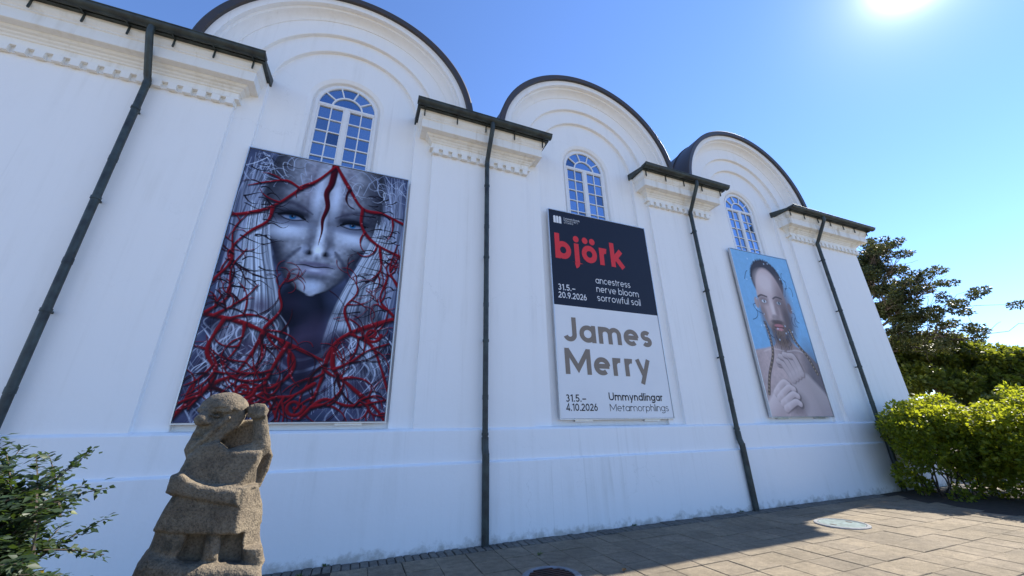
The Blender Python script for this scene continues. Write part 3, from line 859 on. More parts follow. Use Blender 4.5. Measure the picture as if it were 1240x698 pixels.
# --- third banner: a generic bare-chested bearded figure against blue
def art_man():
    asp = 4.56 / 2.4
    c = Canvas(200, 380, asp); U, V = c.U, c.V
    r = random.Random(5)
    n1 = vnoise(U, V, 24, 44, 5)*.5 + vnoise(U, V, 55, 100, 6)*.5
    c.C[:] = np.array([.21, .43, .66]) * (.92 + .16*n1[..., None])
    SK, SKL, SKD = np.array((.52, .395, .375)), np.array((.66, .55, .53)), np.array((.20, .145, .14))
    # torso
    top = np.interp(U, [0, .18, .34, .42, .62, .70, .86, 1.0], [.64, .625, .605, .56, .56, .60, .63, .70])
    tor = np.clip((V - top)/.012 + .5, 0, 1)
    sh_ = .75 + .35*np.exp(-((U-.30)/.3)**2) - .30*np.clip(U - .62, 0, 1)
    c.C += ((SK*.92)[None, None]*sh_[..., None]*(.86+.28*n1[..., None]) - c.C)*tor[..., None]
    c.mix(c.ell(.50, .60, .17, .06, .9)*.7, SKD)                    # neck shade
    c.mix(c.ell(.92, .82, .16, .22, .9)*.75, (.10, .085, .10))      # shaded flank
    c.mix(c.ell(.50, .70, .05, .11, 1.5)*.3, SKD)
    for s in (-1, 1): c.stroke(smooth_path([(.50 + s*.03, .635), (.50 + s*.20, .625), (.50 + s*.36, .645)]), [.008]*17, SKL, 1, .5)
    # head
    c.mix(c.ell(.515, .185, .275, .145, .10), (.055, .048, .055))
    c.mix(c.ell(.505, .325, .240, .225, .10), SK)
    c.mix(c.ell(.23, .345, .035, .035, .3), SK*.8); c.mix(c.ell(.79, .355, .035, .035, .3), SKD)
    c.mix(c.ell(.46, .200, .15, .075, .9)*.9, SKL)
    c.mix(c.ell(.70, .36, .13, .17, .9)*.8, SKD)                    # shaded side
    c.mix(c.ell(.50, .525, .17, .085, .5)*.85, (.12, .075, .06))    # beard
    c.mix(c.ell(.30, .43, .06, .10, .9)*.6, (.15, .10, .08)); c.mix(c.ell(.69, .45, .07, .11, .9)*.7, (.07, .05, .05))
    for (x, k) in ((.36, 1.0), (.615, .55)):
        c.mix(c.ell(x, .325, .075, .028, .9)*.75, SKD); c.mix(c.ell(x, .330, .038, .010, .4), np.array((.62, .64, .68))*k)
        c.mix(c.ell(x + .005, .329, .013, .010, .3), (.05, .07, .09))
        c.stroke(smooth_path([(x - .085, .305), (x - .02, .290), (x + .07, .297)]), [.010]*17, (.06, .045, .045), .7, .85)
    c.mix(c.ell(.475, .37, .030, .06, 1.1)*.9, SKL); c.mix(c.ell(.545, .385, .03, .05, 1.0)*.6, SKD)
    c.mix(c.ell(.485, .425, .055, .015, .7)*.6, SKD)
    c.mix(c.ell(.50, .457, .10, .014, .6)*.8, (.09, .06, .055))
    c.mix(c.ell(.505, .482, .075, .013, .4), (.42, .16, .17)); c.mix(c.ell(.505, .502, .06, .010, .4), (.50, .23, .23))
    c.stroke([(.43, .490), (.58, .490)], [.005, .005], (.05, .02, .02), .6, 1)
    for _ in range(150):                                            # cropped hair and beard bristles
        a = r.uniform(math.pi*1.02, math.pi*1.98); x, y = .515 + .26*math.cos(a), .20 + .15*math.sin(a)
        c.stroke([(x, y), (x + .03*math.cos(a), y + .02*math.sin(a))], [.005, .001], (.04, .035, .042), .6, .8)
    for _ in range(130):
        x, y = r.gauss(.51, .09), r.uniform(.50, .61); c.stroke([(x, y), (x + r.uniform(-.02, .02), y + .03)], [.004, .001], r.choice([(.06, .04, .035), (.20, .13, .09)]), .7, .7)
    # braided cords
    for path in ([(.28, .47), (.30, .56), (.27, .66), (.13, .78), (.05, .88)], [(.68, .50), (.72, .57), (.86, .66), (.95, .76)]):
        p = smooth_path(path, 10)
        c.stroke(p, [.020]*len(p), (.10, .07, .055), .5, .95)
        for k in range(0, len(p), 2): c.mix(c.ell(p[k][0] - .004, p[k][1], .011, .006, .7)*.8, (.36, .26, .18))
    # hands laid on the breast
    def hand(cu, cv, ang, k, fl):
        ca, sa = math.cos(ang), math.sin(ang)
        T = lambda x, y: (cu + x*ca - y*sa, cv + (x*sa + y*ca)/asp)
        tone = SKL*k
        c.stroke([T(-.42, .05*fl), T(-.15, .02*fl), T(.05, 0)], [.13, .12, .125], SK*k*.95, .25, 1, tone*1.08)
        for i, (o, L) in enumerate(((-.095, .25), (-.035, .30), (.03, .29), (.09, .23))):
            p = smooth_path([T(.04, o), T(.13, o*1.15), T(.13 + L*.45, o*1.25 + .015*fl), T(.13 + L*.62, o*1.2 + .07*fl)])
            c.stroke(p + np.array([.010, .004]), [.040]*25, SKD*.6, .5, .8)
            c.stroke(p, np.linspace(.040, .030, 25), SK*k, .35, 1, tone*1.12)
            c.mix(c.ell(*T(.10, o*1.1), .022, .012, 1.5)*.3, tone*1.2)
    hand(.62, .80, -2.05, .82, -1)
    c.stroke(smooth_path([(1.02, 1.02), (.86, .92), (.70, .84)]), [.15]*17, SK*.74, .3, 1, SKL*.78)
    hand(.60, .80, -1.95, .84, -1)
    c.mix(c.ell(.44, .93, .16, .06, .9)*.6, SKD*.5)
    hand(.18, .93, -.55, 1.0, 1)
    for _ in range(40):
        a = r.uniform(0, 6.28); rr = r.uniform(.80, 1.25)           # droplets and hanging threads
        x, y = .51 + .33*rr*math.cos(a), .29 + .25*rr*math.sin(a)
        if not (.03 < x < .97 and .03 < y < .60): continue
        if r.random() < .5: c.mix(c.ell(x, y, r.uniform(.005, .012), r.uniform(.003, .006), .9)*.7, (.55, .70, .86))
        else: c.stroke(bez((x, y), (x + r.uniform(-.08, .08), y), (x + r.uniform(-.08, .08), y + .05), (x + r.uniform(-.1, .1), y + .06)), [.0045]*14, (.03, .05, .10), .7, .85)
    c.C = np.clip(c.C*1.22, 0, 1)
    return c
e3, w3, h3 = banner('portrait_banner', 9.40, 11.82, 1.83, 6.44, 'narrow banner showing a bare-chested bearded man against light blue')
art_man().obj('printed_picture', w3 - .044, h3 - .044, e3, M['vcol'])
e3.children[-1].location.z = .022

# --- lettering: geometric letters drawn from strokes
XH, AS, CP, DS = 0.50, 0.715, 0.70, -0.20
def arc(cx, cy, r, a0, a1, n=18, ry=None):
    ry = r if ry is None else ry
    return [(cx + r*math.cos(R(a0 + (a1-a0)*i/n)), cy + ry*math.sin(R(a0 + (a1-a0)*i/n))) for i in range(n + 1)]
def glyph(ch, w):
    h = w/2; r = (XH - w)/2; cx, cy = h + r, XH/2; circ = arc(cx, cy, r, 0, 360, 28); Wd = XH
    nw = .43; rn = (nw - w)/2; arch = lambda x0: arc(x0 + rn, XH - h - rn, rn, 180, 0, 14)
    dot_ = lambda x, y: ('dot', x, y, w*.62)
    if ch == 'o': return [circ], Wd
    if ch == 'ö': return [circ, dot_(cx - .12, XH + .13), dot_(cx + .12, XH + .13)], Wd
    if ch == 'b': return [circ, [(h, 0), (h, AS)]], Wd
    if ch == 'd': return [circ, [(XH - h, 0), (XH - h, AS)]], Wd
    if ch == 'p': return [circ, [(h, DS), (h, XH)]], Wd
    if ch == 'a': return [circ, [(XH - h, 0), (XH - h, XH)]], Wd
    if ch == 'g': return [circ, [(XH - h, XH)] + arc(cx, DS + h + r*.62, r, 0, -150, 16, r*.62)], Wd
    if ch == 'c': return [arc(cx, cy, r, 42, 318, 24)], Wd*.90
    if ch == 'e': return [arc(cx, cy, r, 0, 308, 26), [(h, cy), (XH - h*.5, cy)]], Wd
    if ch in 'hnmr':
        st = [[(h, 0), (h, AS if ch == 'h' else XH)], [(h, XH - h), (h + rn*.8, XH - h)]]
        if ch == 'r': return st + [arc(h + rn, XH - h - rn, rn, 180, 75, 10)], .30
        st.append(arch(h) + [(nw - h, 0)])
        if ch == 'm': st.append(arch(nw - h) + [(2*nw - w - h, 0)]); return st, 2*nw - w
        return st, nw
    if ch == 'u': return [[(h, XH)] + arc(h + rn, h + rn, rn, 180, 360, 14), [(nw - h, 0), (nw - h, XH)]], nw
    if ch == 'i': return [[(h, 0), (h, XH)], dot_(h, XH + .14)], w
    if ch == 'l': return [[(h, 0), (h, AS)]], w
    if ch == 'j': return [[(.10, XH)] + [(.10, DS + .08 + h)] + arc(.10 - .09, DS + h + .08, .09, 0, -80, 8), dot_(.10, XH + .13)], .10 + h
    if ch == 't': return [[(.12, 0), (.12, XH + .14)], [(0, XH - h), (.27, XH - h)]], .27
    if ch == 'f': return [[(.10, 0), (.10, AS - .12)] + arc(.10 + .11, AS - .12, .11, 180, 75, 8, .12 - h), [(0, XH - h), (.25, XH - h)]], .25
    if ch == 'k': return [[(h, 0), (h, AS)], [(h, .19), (.38, XH)], [(.17, .30), (.42, 0)]], .42
    if ch == 's':
        rs = (XH - w)/4; sx = .36/2; rx = (.36 - w)/2
        return [arc(sx, XH - h - rs, rx, 35, 270, 14, rs) + arc(sx, h + rs, rx, 90, -145, 14, rs)[1:]], .36
    if ch == 'v': return [[(h*.6, XH), (.215, h*.2), (.43 - h*.6, XH)]], .43
    if ch == 'w': return [[(h*.6, XH), (.17, h*.2), (.31, XH*.96), (.45, h*.2), (.62 - h*.6, XH)]], .62
    if ch == 'y': return [[(h*.6, XH), (.225, .03)], [(.45 - h*.6, XH), (.14, DS)]], .45
    if ch == 'J': return [[(.40 - h, CP)] + arc(.20, .20, .20 - h, 0, -160, 14)], .40
    if ch == 'M': return [[(h, 0), (h, CP)], [(h, CP - h*.4), (.38, .16), (.76 - h, CP - h*.4)], [(.76 - h, CP), (.76 - h, 0)]], .76
    if ch == 'U': return [[(h, CP)] + arc(.28, .28, .28 - h, 180, 360, 18) + [(.56 - h, CP)]], .56
    if ch == 'L': return [[(h, CP), (h, h), (.38, h)]], .38
    if ch in 'IÍ': return [[(h, 0), (h, CP)]] + ([[(h, CP + .06), (h + .10, CP + .18)]] if ch == 'Í' else []), w
    if ch == 'N': return [[(h, 0), (h, CP)], [(h, CP - h*.4), (.55 - h, h*.4)], [(.55 - h, 0), (.55 - h, CP)]], .55
    if ch == 'G': return [arc(.34, .35, .34 - h, 45, 350, 24) + [(.40, .31)]], .68
    if ch == '.': return [dot_(h*1.2, h*1.2)], w*1.3
    if ch == '–': return [[(.02, .27), (.44, .27)]], .46
    if ch == '0': return [arc(.26, CP/2, .26 - h, 0, 360, 28, CP/2 - h)], .52
    if ch == '1': return [[(.20, 0), (.20, CP)], [(.20, CP - h), (.02, CP - .13)]], .26
    if ch == '2': return [arc(.23, CP - .22, .22 - h, 165, -38, 16) + [(.03, h), (.46, h)]], .46
    if ch == '3': return [arc(.21, CP - .19, .19 - h, 150, -90, 14), arc(.21, .205, .215 - h, 90, -150, 16)], .44
    if ch == '4': return [[(.34, 0), (.34, CP), (.03, .17), (.48, .17)]], .48
    if ch == '5': return [[(.40, CP - h), (.10, CP - h), (.07, .38)] + arc(.21, .225, .225 - h, 125, -150, 18)], .44
    if ch == '6': return [arc(.24, .235, .235 - h, 0, 360, 24), [(.055, .31), (.29, CP)]], .48
    if ch == '9': return [arc(.24, CP - .235, .235 - h, 0, 360, 24), [(.425, CP - .31), (.19, 0)]], .48
    return [], .24

def word(text, parent, mat, x0, x1, zb, xheight, w, zdepth=-.003, name='lettering'):
    sc = xheight / XH
    penx = 0.0; strokes = []
    for ch in text:
        st, adv = glyph(ch, w)
        for s in st: strokes.append((penx, s))
        penx += adv + (.085 if ch != ' ' else 0)
    penx -= .085
    sx = (x1 - x0) / penx
    b = MB(); lay = 0
    for px_, s in strokes:
        y = zdepth - 0.00025 * (lay % 9); lay += 1
        if s[0] == 'dot':
            _, dx, dy, dr = s
            b.ngon([(x0 + (px_ + dx + dr*math.cos(t))*sx, y, zb + (dy + dr*math.sin(t))*sc) for t in [2*math.pi*i/16 for i in range(16)]])
            continue
        P_ = [Vector((a, c_)) for a, c_ in s]
        closed = (P_[0] - P_[-1]).length < 1e-6
        if closed: P_ = P_[:-1]
        Lr, Rr = [], []
        n_ = len(P_)
        for i in range(n_):
            a = P_[(i - 1) % n_] if (closed or i > 0) else None
            c_ = P_[(i + 1) % n_] if (closed or i < n_ - 1) else None
            d1 = (P_[i] - a).normalized() if a is not None else None
            d2 = (c_ - P_[i]).normalized() if c_ is not None else None
            if d1 is None: d1 = d2
            if d2 is None: d2 = d1
            n1 = Vector((-d1.y, d1.x)); n2 = Vector((-d2.y, d2.x)); nm = (n1 + n2)
            nm = nm.normalized() if nm.length > 1e-4 else n1
            k = (w/2) / max(.42, nm.dot(n1))
            Lr.append(P_[i] + nm*k); Rr.append(P_[i] - nm*k)
        if closed: Lr.append(Lr[0]); Rr.append(Rr[0])
        f3 = lambda p: (x0 + (px_ + p.x)*sx, y, zb + p.y*sc)
        b.grid([[f3(p) for p in Lr], [f3(p) for p in Rr]])
    return b.build(name, mat, parent)

X2 = 4.99
e2, w2, h2 = banner('text_banner', 3.60, 6.38, 1.82, 6.47, 'tall exhibition banner with red and grey lettering on slate and white')
zoff = 1.82
ua = MB(); ua.box(-w2/2 + .022, w2/2 - .022, .0, .006, 4.125 - zoff, h2 - .022); ua.build('upper_panel', M['p_dark'], e2)
la = MB(); la.box(-w2/2 + .022, w2/2 - .022, .0, .006, .022, 4.123 - zoff); la.build('lower_panel', M['p_white'], e2)
T = lambda t, mat, x0, x1, z, xh, w: word(t, e2, M[mat], x0, x1, z - zoff, xh, w)
T('björk', 'p_red', -1.26, .57, 5.22, .445, .152)
T('31.5.–', 'p_textwhite', -1.25, -.82, 4.465, .100, .105)
T('20.9.2026', 'p_textwhite', -1.25, -.55, 4.285, .100, .105)
T('ancestress', 'p_textwhite', -.27, .69, 4.735, .115, .072)
T('nerve bloom', 'p_textwhite', -.27, .90, 4.525, .115, .072)
T('sorrowful soil', 'p_textwhite', -.27, .92, 4.315, .115, .072)
T('James', 'p_taupe', -1.20, 1.08, 3.345, .375, .132)
T('Merry', 'p_taupe', -1.20, .92, 2.68, .375, .132)
T('31.5.–', 'p_black', -1.24, -.78, 2.15, .098, .105)
T('4.10.2026', 'p_black', -1.24, -.53, 1.98, .098, .105)
T('Ummyndlingar', 'p_black', -.24, 1.15, 2.185, .110, .105)
T('Metamorphlings', 'p_black', -.24, 1.26, 1.975, .100, .055)
T('Listasafn Íslands', 'p_textwhite', -.98, -.55, 6.262, .034, .085)
T('National Gallery', 'p_textwhite', -.98, -.60, 6.205, .034, .060)
T('of Iceland', 'p_textwhite', -.98, -.74, 6.150, .034, .060)
lg = MB()
for k in range(3):
    x = -1.255 + .072*k
    pts = [(x, 6.125)] + [(x + .031 + .031*math.cos(t), 6.285 + .031*math.sin(t)) for t in [math.pi - math.pi*i/8 for i in range(9)]] + [(x + .062, 6.125)]
    lg.ngon([(a, -.003, z - zoff) for a, z in pts])
lg.build('emblem', M['p_textwhite'], e2)

# ------------------------------------------------------------------ stone sculpture
def sd_poly(u, z, pts):
    p = np.array(pts, float); d = np.full(u.shape, 1e9); s = np.ones(u.shape)
    n_ = len(p); j = n_ - 1
    for i in range(n_):
        e = p[j] - p[i]; wx, wz = u - p[i, 0], z - p[i, 1]
        t = np.clip((wx*e[0] + wz*e[1]) / (e @ e), 0, 1)
        d = np.minimum(d, (wx - e[0]*t)**2 + (wz - e[1]*t)**2)
        c1, c2, c3 = z >= p[i, 1], z < p[j, 1], e[0]*wz > e[1]*wx
        s = np.where((c1 & c2 & c3) | (~c1 & ~c2 & ~c3), -s, s); j = i
    return s*np.sqrt(d)
def smax(a, b, k):
    h = np.clip(.5 - .5*(b - a)/k, 0, 1); return b*(1-h) + a*h + k*h*(1-h)
def smin(a, b, k): return -smax(-a, -b, k)

def sculpture_mesh():
    st = 0.0075
    gu = np.arange(-.46, .54, st); gw = np.arange(-.50, .48, st); gz = np.arange(-.06, 1.98, st)
    U, Wd, Z = np.meshgrid(gu, gw, gz, indexing='ij')
    U = U.astype(np.float32); Wd = Wd.astype(np.float32); Z = Z.astype(np.float32)
    u2, z2 = np.meshgrid(gu, gz, indexing='ij')
    Wt = Wd; Wd = Wd + np.float32(.36)*U            # the front turns a little away to one side
    def ext(pts, w0, hw, k=.05, taper=0.0):
        d2 = sd_poly(u2, z2, pts)[:, None, :]
        return smax(np.broadcast_to(d2, U.shape), np.abs(Wd - w0) - hw, k).astype(np.float32)
    def cap(a, b, r1, r2):
        a, b = np.array(a), np.array(b); ab = b - a
        t = np.clip(((U-a[0])*ab[0] + (Wd-a[1])*ab[1] + (Z-a[2])*ab[2])/(ab @ ab), 0, 1)
        return np.sqrt((U-a[0]-t*ab[0])**2 + (Wd-a[1]-t*ab[1])**2 + (Z-a[2]-t*ab[2])**2) - (r1 + (r2-r1)*t)
    def ell(c, r):
        k = np.sqrt(((U-c[0])/r[0])**2 + ((Wd-c[1])/r[1])**2 + ((Z-c[2])/r[2])**2)
        return (k - 1)*min(r)
    # base boulder and plinth down to the ground
    D = ext([(-.40, -.05), (-.38, .35), (-.30, .70), (-.262, .86), (-.245, .97), (-.20, 1.02), (-.09, .985), (-.03, .955), (.10, .945), (.27, .925), (.345, .90), (.385, .80), (.42, .40), (.45, -.05)], .02, .26, .07)
    # legs and the dark back mass between them
    D = smin(D, ext([(-.195, 1.16), (-.215, 1.03), (-.20, .95), (.34, .88), (.345, .97), (.31, 1.14)], .065, .13, .04), .015)
    D = smin(D, ext([(-.205, 1.16), (-.205, 1.04), (-.235, .97), (-.08, .96), (-.06, 1.03), (-.035, 1.12)], -.05, .13, .06), .02)
    D = smin(D, ext([(.042, 1.13), (.050, .95), (.135, .94), (.120, 1.13)], -.075, .10, .05), .015)
    D = smin(D, ext([(.225, 1.13), (.235, 1.02), (.255, .93), (.345, .86), (.370, .92), (.352, .985), (.322, 1.05), (.318, 1.13)], -.02, .15, .06), .02)
    # tunic
    D = smin(D, ext([(-.155, 1.34), (-.190, 1.24), (-.214, 1.135), (-.06, 1.105), (.06, 1.093), (.24, 1.083), (.332, 1.108), (.318, 1.21), (.262, 1.345), (.05, 1.36)], .0, .195, .03), .006)
    D = smax(D, np.where((Z > 1.0) & (Z < 1.36), .80*(U - .185) - .60*(Wd + .195), -1.0), .012)
    # trunk
    D = smin(D, ext([(-.150, 1.53), (-.168, 1.44), (-.160, 1.30), (.17, 1.28), (.255, 1.33), (.235, 1.46), (.245, 1.55), (.16, 1.56), (.06, 1.565), (-.01, 1.62), (-.09, 1.60)], .01, .155, .035), .008)
    u0 = .150 + (Z - 1.35)*.50
    D = smax(D, np.where((Z > 1.345) & (Z < 1.56), .86*(U - u0) - .50*(Wd + .150), -1.0), .010)
    # ridge running from the raised elbow down to the waist
    D = smin(D, cap((.245, -.05, 1.555), (.135, -.115, 1.345), .028, .034), .035)
    # cloak hanging behind
    D = smin(D, ext([(.20, 1.60), (.292, 1.585), (.326, 1.515), (.318, 1.42), (.285, 1.315), (.17, 1.31)], .115, .085, .03), .008)
    # forearm laid across the waist, with its fist
    D = smin(D, ext([(-.165, 1.385), (-.10, 1.405), (-.03, 1.368), (.163, 1.330), (.178, 1.236), (.02, 1.268), (-.165, 1.318)], -.13, .09, .035), .004)
    D = smin(D, ext([(-.200, 1.425), (-.150, 1.440), (-.105, 1.408), (-.120, 1.345), (-.168, 1.316), (-.206, 1.335)], -.14, .085, .03), .008)
    for k in range(3): D = smax(D, -cap((-.215, -.225, 1.345 + .026*k), (-.150, -.235, 1.340 + .026*k), .005, .005), .004)
    # head
    D = smin(D, ext([(-.140, 1.83), (-.135, 1.74), (-.152, 1.68), (-.176, 1.565), (-.150, 1.515), (-.05, 1.55), (.02, 1.64), (.085, 1.70), (.112, 1.77), (.09, 1.85), (-.03, 1.885)], .0, .105, .035), .010)
    D = smin(D, ell((-.024, .01, 1.822), (.123, .130, .103)), .010)
    capm = smax(ell((-.020, .01, 1.820), (.142, .152, .116)), -(Z - 1.822 + .35*(U + .02)*(U > -.02) - .05*(U + .14)), .006)   # hair cap with its edge
    D = smin(D, capm, .003)
    # nose, brow, cheek fold, lips, ear
    D = smin(D, cap((-.112, -.095, 1.800), (-.126, -.132, 1.752), .022, .038), .010)
    D = smin(D, cap((-.105, -.125, 1.738), (-.085, -.115, 1.738), .022, .020), .005)
    D = smin(D, cap((-.145, -.095, 1.815), (.015, -.120, 1.808), .017, .017), .008)
    D = smin(D, cap((-.030, -.116, 1.712), (-.130, -.110, 1.575), .014, .017), .005)
    D = smin(D, cap((.015, -.105, 1.760), (-.020, -.110, 1.715), .022, .014), .012)
    D = smax(D, -cap((-.170, -.088, 1.655), (-.090, -.112, 1.638), .020, .011), .004)
    D = smax(D, -cap((-.155, -.088, 1.702), (-.105, -.112, 1.700), .010, .007), .005)
    # eye: sunk almond with a raised lid
    D = smax(D, -ell((-.048, -.118, 1.775), (.038, .034, .023)), .005)
    D = smin(D, ell((-.048, -.100, 1.774), (.025, .020, .011)), .002)
    D = smin(D, cap((-.080, -.112, 1.780), (-.045, -.117, 1.794), .005, .006), .004)
    D = smin(D, cap((-.045, -.117, 1.794), (-.012, -.112, 1.781), .006, .005), .004)
    # shaded hollow behind the jaw
    D = smin(D, ext([(.02, 1.74), (.0, 1.56), (.22, 1.55), (.20, 1.76)], .085, .05, .03), .006)
    D = smax(D, -ext([(.020, 1.650), (.070, 1.585), (.120, 1.600), (.165, 1.715), (.125, 1.730)], -.08, .115, .015), .010)
    # raised arm and fist at the back of the head
    D = smin(D, cap((.06, -.06, 1.50), (.235, -.055, 1.565), .062, .055), .015)
    D = smin(D, cap((.240, -.055, 1.580), (.200, -.055, 1.752), .054, .040), .012)
    D = smin(D, ext([(.112, 1.838), (.150, 1.858), (.205, 1.850), (.236, 1.810), (.226, 1.762), (.165, 1.748), (.120, 1.785)], -.06, .055, .03), .006)
    for k in range(4):
        D = smin(D, cap((.128 + .026*k, -.108, 1.835 - .004*k), (.132 + .026*k, -.118, 1.790 - .004*k), .0125, .011), .003)
    D = smin(D, cap((.125, -.10, 1.775), (.190, -.112, 1.768), .014, .012), .004)
    # rough carving
    def n3(s, seed):
        g = np.random.default_rng(seed).random((int(1.1*s)+4, int(1.1*s)+4, int(2.2*s)+4)).astype(np.float32)
        a, b, c_ = (U + .47)*s, (Wt + .51)*s, (Z + .07)*s
        i, j, k = a.astype(int), b.astype(int), c_.astype(int); fa, fb, fc = a-i, b-j, c_-k
        L = lambda p, q, t: p + (q-p)*t
        return L(L(L(g[i,j,k], g[i+1,j,k], fa), L(g[i,j+1,k], g[i+1,j+1,k], fa), fb), L(L(g[i,j,k+1], g[i+1,j,k+1], fa), L(g[i,j+1,k+1], g[i+1,j+1,k+1], fa), fb), fc) - .5
    D = D + .007*n3(12, 1) + .005*n3(30, 2) + .004*n3(70, 3)
    # surface nets
    ins = D < 0
    nxs, nys, nzs = D.shape
    cnt = np.zeros((nxs-1, nys-1, nzs-1), int)
    for a in (0, 1):
        for b in (0, 1):
            for c_ in (0, 1): cnt += ins[a:nxs-1+a, b:nys-1+b, c_:nzs-1+c_]
    act = (cnt > 0) & (cnt < 8)
    I, J, K = np.nonzero(act)
    idx = -np.ones(act.shape, int); idx[I, J, K] = np.arange(len(I))
    acc = np.zeros((len(I), 3)); num = np.zeros(len(I))
    cor = [(a, b, c_) for a in (0, 1) for b in (0, 1) for c_ in (0, 1)]
    for a in cor:
        for ax in range(3):
            if a[ax]: continue
            b = list(a); b[ax] = 1
            da, db = D[I+a[0], J+a[1], K+a[2]], D[I+b[0], J+b[1], K+b[2]]
            cr = (da < 0) != (db < 0)
            t = np.where(cr, da/np.where(cr, da-db, 1), 0)
            pt = np.array(a, float)[None] + np.zeros((len(I), 1)); pt[:, ax] += t
            acc += pt*cr[:, None]; num += cr
    P_ = acc/num[:, None]
    vs = np.stack([gu[0] + (I+P_[:, 0])*st, gw[0] + (J+P_[:, 1])*st, gz[0] + (K+P_[:, 2])*st], -1)
    faces = []
    for ax in range(3):
        s0 = [slice(1, -1)]*3; s0[ax] = slice(0, -1); s1 = [slice(1, -1)]*3; s1[ax] = slice(1, None)
        A_, B_ = ins[tuple(s0)], ins[tuple(s1)]
        for flip, msk in ((False, A_ & ~B_), (True, ~A_ & B_)):
            q = np.stack(np.nonzero(msk), -1); q[:, [k for k in range(3) if k != ax]] += 1
            o1, o2 = [(1, 2), (2, 0), (0, 1)][ax]
            def at(d1, d2):
                r_ = q.copy(); r_[:, o1] -= d1; r_[:, o2] -= d2; return idx[r_[:, 0], r_[:, 1], r_[:, 2]]
            f_ = np.stack([at(1, 1), at(0, 1), at(0, 0), at(1, 0)], -1)
            faces.append(f_[:, ::-1] if flip else f_)
    F = np.concatenate(faces); F = F[(F >= 0).all(1)]
    me = bpy.data.meshes.new('stone_sculpture')
    me.vertices.add(len(vs)); me.vertices.foreach_set('co', vs.astype(np.float32).ravel())
    me.loops.add(F.size); me.loops.foreach_set('vertex_index', F.ravel().astype(np.int32))
    me.polygons.add(len(F)); me.polygons.foreach_set('loop_start', np.arange(0, F.size, 4, dtype=np.int32))
    me.update(calc_edges=True); me.validate()
    return me
sc_o = link('stone_sculpture', sculpture_mesh(), M['stone'], None, (-0.841, -3.305, 0.0), (0, 0, R(14.32)), smooth=True)
prop(sc_o, 'rough brown stone sculpture of a bearded figure with one fist raised to its head', 'sculpture')

# ------------------------------------------------------------------ covers in the paving
lid = empty('utility_cover', (8.20, -1.60, 0)); prop(lid, 'pale blue-green round metal cover in the sunlit paving', 'manhole cover')
b = MB(); n_ = 40
ringp = lambda r, z: [(r*math.cos(2*math.pi*i/n_), r*math.sin(2*math.pi*i/n_), z) for i in range(n_)]
b.grid([ringp(.335, -.01), ringp(.335, .016), ringp(.320, .019), ringp(.30, .014)], True); b.ngon(ringp(.30, .014)); b.build('lid', M['iron'], lid)
b = MB(); b.grid([ringp(.40, -.01), ringp(.40, .012), ringp(.385, .020), ringp(.352, .022), ringp(.340, .010), ringp(.340, -.01)], True); b.build('rim', M['concrete'], lid)
for a in (0, math.pi):
    b = MB(); b.box(-.02, .02, -.045, .045, .012, .018); o = b.build('lifting_slot', M['rust'], lid); o.location = (.22*math.cos(a), .22*math.sin(a), 0)

dr = empty('drain_grate', (2.40, -1.74, 0)); prop(dr, 'rusty iron drain grate inside a grey concrete ring in the paving', 'drain')
b = MB(); b.grid([ringp(.36, -.01), ringp(.36, .012), ringp(.345, .022), ringp(.285, .024), ringp(.275, .012), ringp(.275, -.012)], True); b.build('ring', M['concrete'], dr)
b = MB(); b.ngon(ringp(.276, .008)); b.build('base_plate', M['rust'], dr)
for k in range(-4, 5):
    y = k*.058; hx = math.sqrt(max(.0, .265**2 - y*y)); b = MB(); b.box(-hx, hx, -.014, .014, .004, .024)
    o = b.build('bar', M['rust'], dr); o.location.y = y

def dry_leaf(loc, rz, s):
    b = MB()
    rows = []
    for i in range(7):
        t = i/6; w = .5*math.sin(math.pi*min(1, .05 + t*.95))**.8*(.65 + .1*math.sin(9*t))
        rows.append([((t - .5)*1.1, -w, .14*abs(t-.5) + .20), ((t - .5)*1.1, 0, .03 + .12*(t-.5)**2), ((t - .5)*1.1, w, .16 + .1*t)])
    b.grid(rows); me = b.mesh('dry_leaf', recalc=False); me.transform(Matrix.Scale(s, 4))
    o = link('dry_leaf', me, M['dryleaf'], None, loc, (R(8), R(5), rz)); prop(o, 'curled dry brown leaf lying on the sunlit slabs', 'leaf'); return o
dry_leaf((3.30, -1.93, .008), .6, .085)

# ------------------------------------------------------------------ plants
def leaf_mesh(name, pos, dirs, nrm, L, W, tint, mat, parent, fold=.25):
    n_ = len(pos)
    side = np.cross(dirs, nrm); side /= np.linalg.norm(side, axis=1, keepdims=True) + 1e-9
    up = np.cross(side, dirs)
    L = np.broadcast_to(np.asarray(L, float), (n_,))[:, None]; W = np.broadcast_to(np.asarray(W, float), (n_,))[:, None]
    v = np.stack([pos, pos + dirs*L*.45 + side*W + up*W*fold, pos + dirs*L, pos + dirs*L*.45 - side*W + up*W*fold], 1).reshape(-1, 3).astype(np.float32)
    base = np.arange(n_)[:, None]*4
    tri = np.concatenate([base + np.array([[0, 1, 2]]), base + np.array([[0, 2, 3]])], 1).reshape(-1, 3)
    me = bpy.data.meshes.new(name)
    me.vertices.add(len(v)); me.vertices.foreach_set('co', v.ravel())
    me.loops.add(tri.size); me.loops.foreach_set('vertex_index', tri.ravel().astype(np.int32))
    me.polygons.add(len(tri)); me.polygons.foreach_set('loop_start', np.arange(0, tri.size, 3, dtype=np.int32))
    me.update(calc_edges=True)
    at = me.attributes.new('tint', 'FLOAT', 'POINT'); at.data.foreach_set('value', np.repeat(np.clip(tint, 0, 1), 4).astype(np.float32))
    return link(name, me, mat, parent)

def unit(a): return a/(np.linalg.norm(a, axis=1, keepdims=True) + 1e-9)

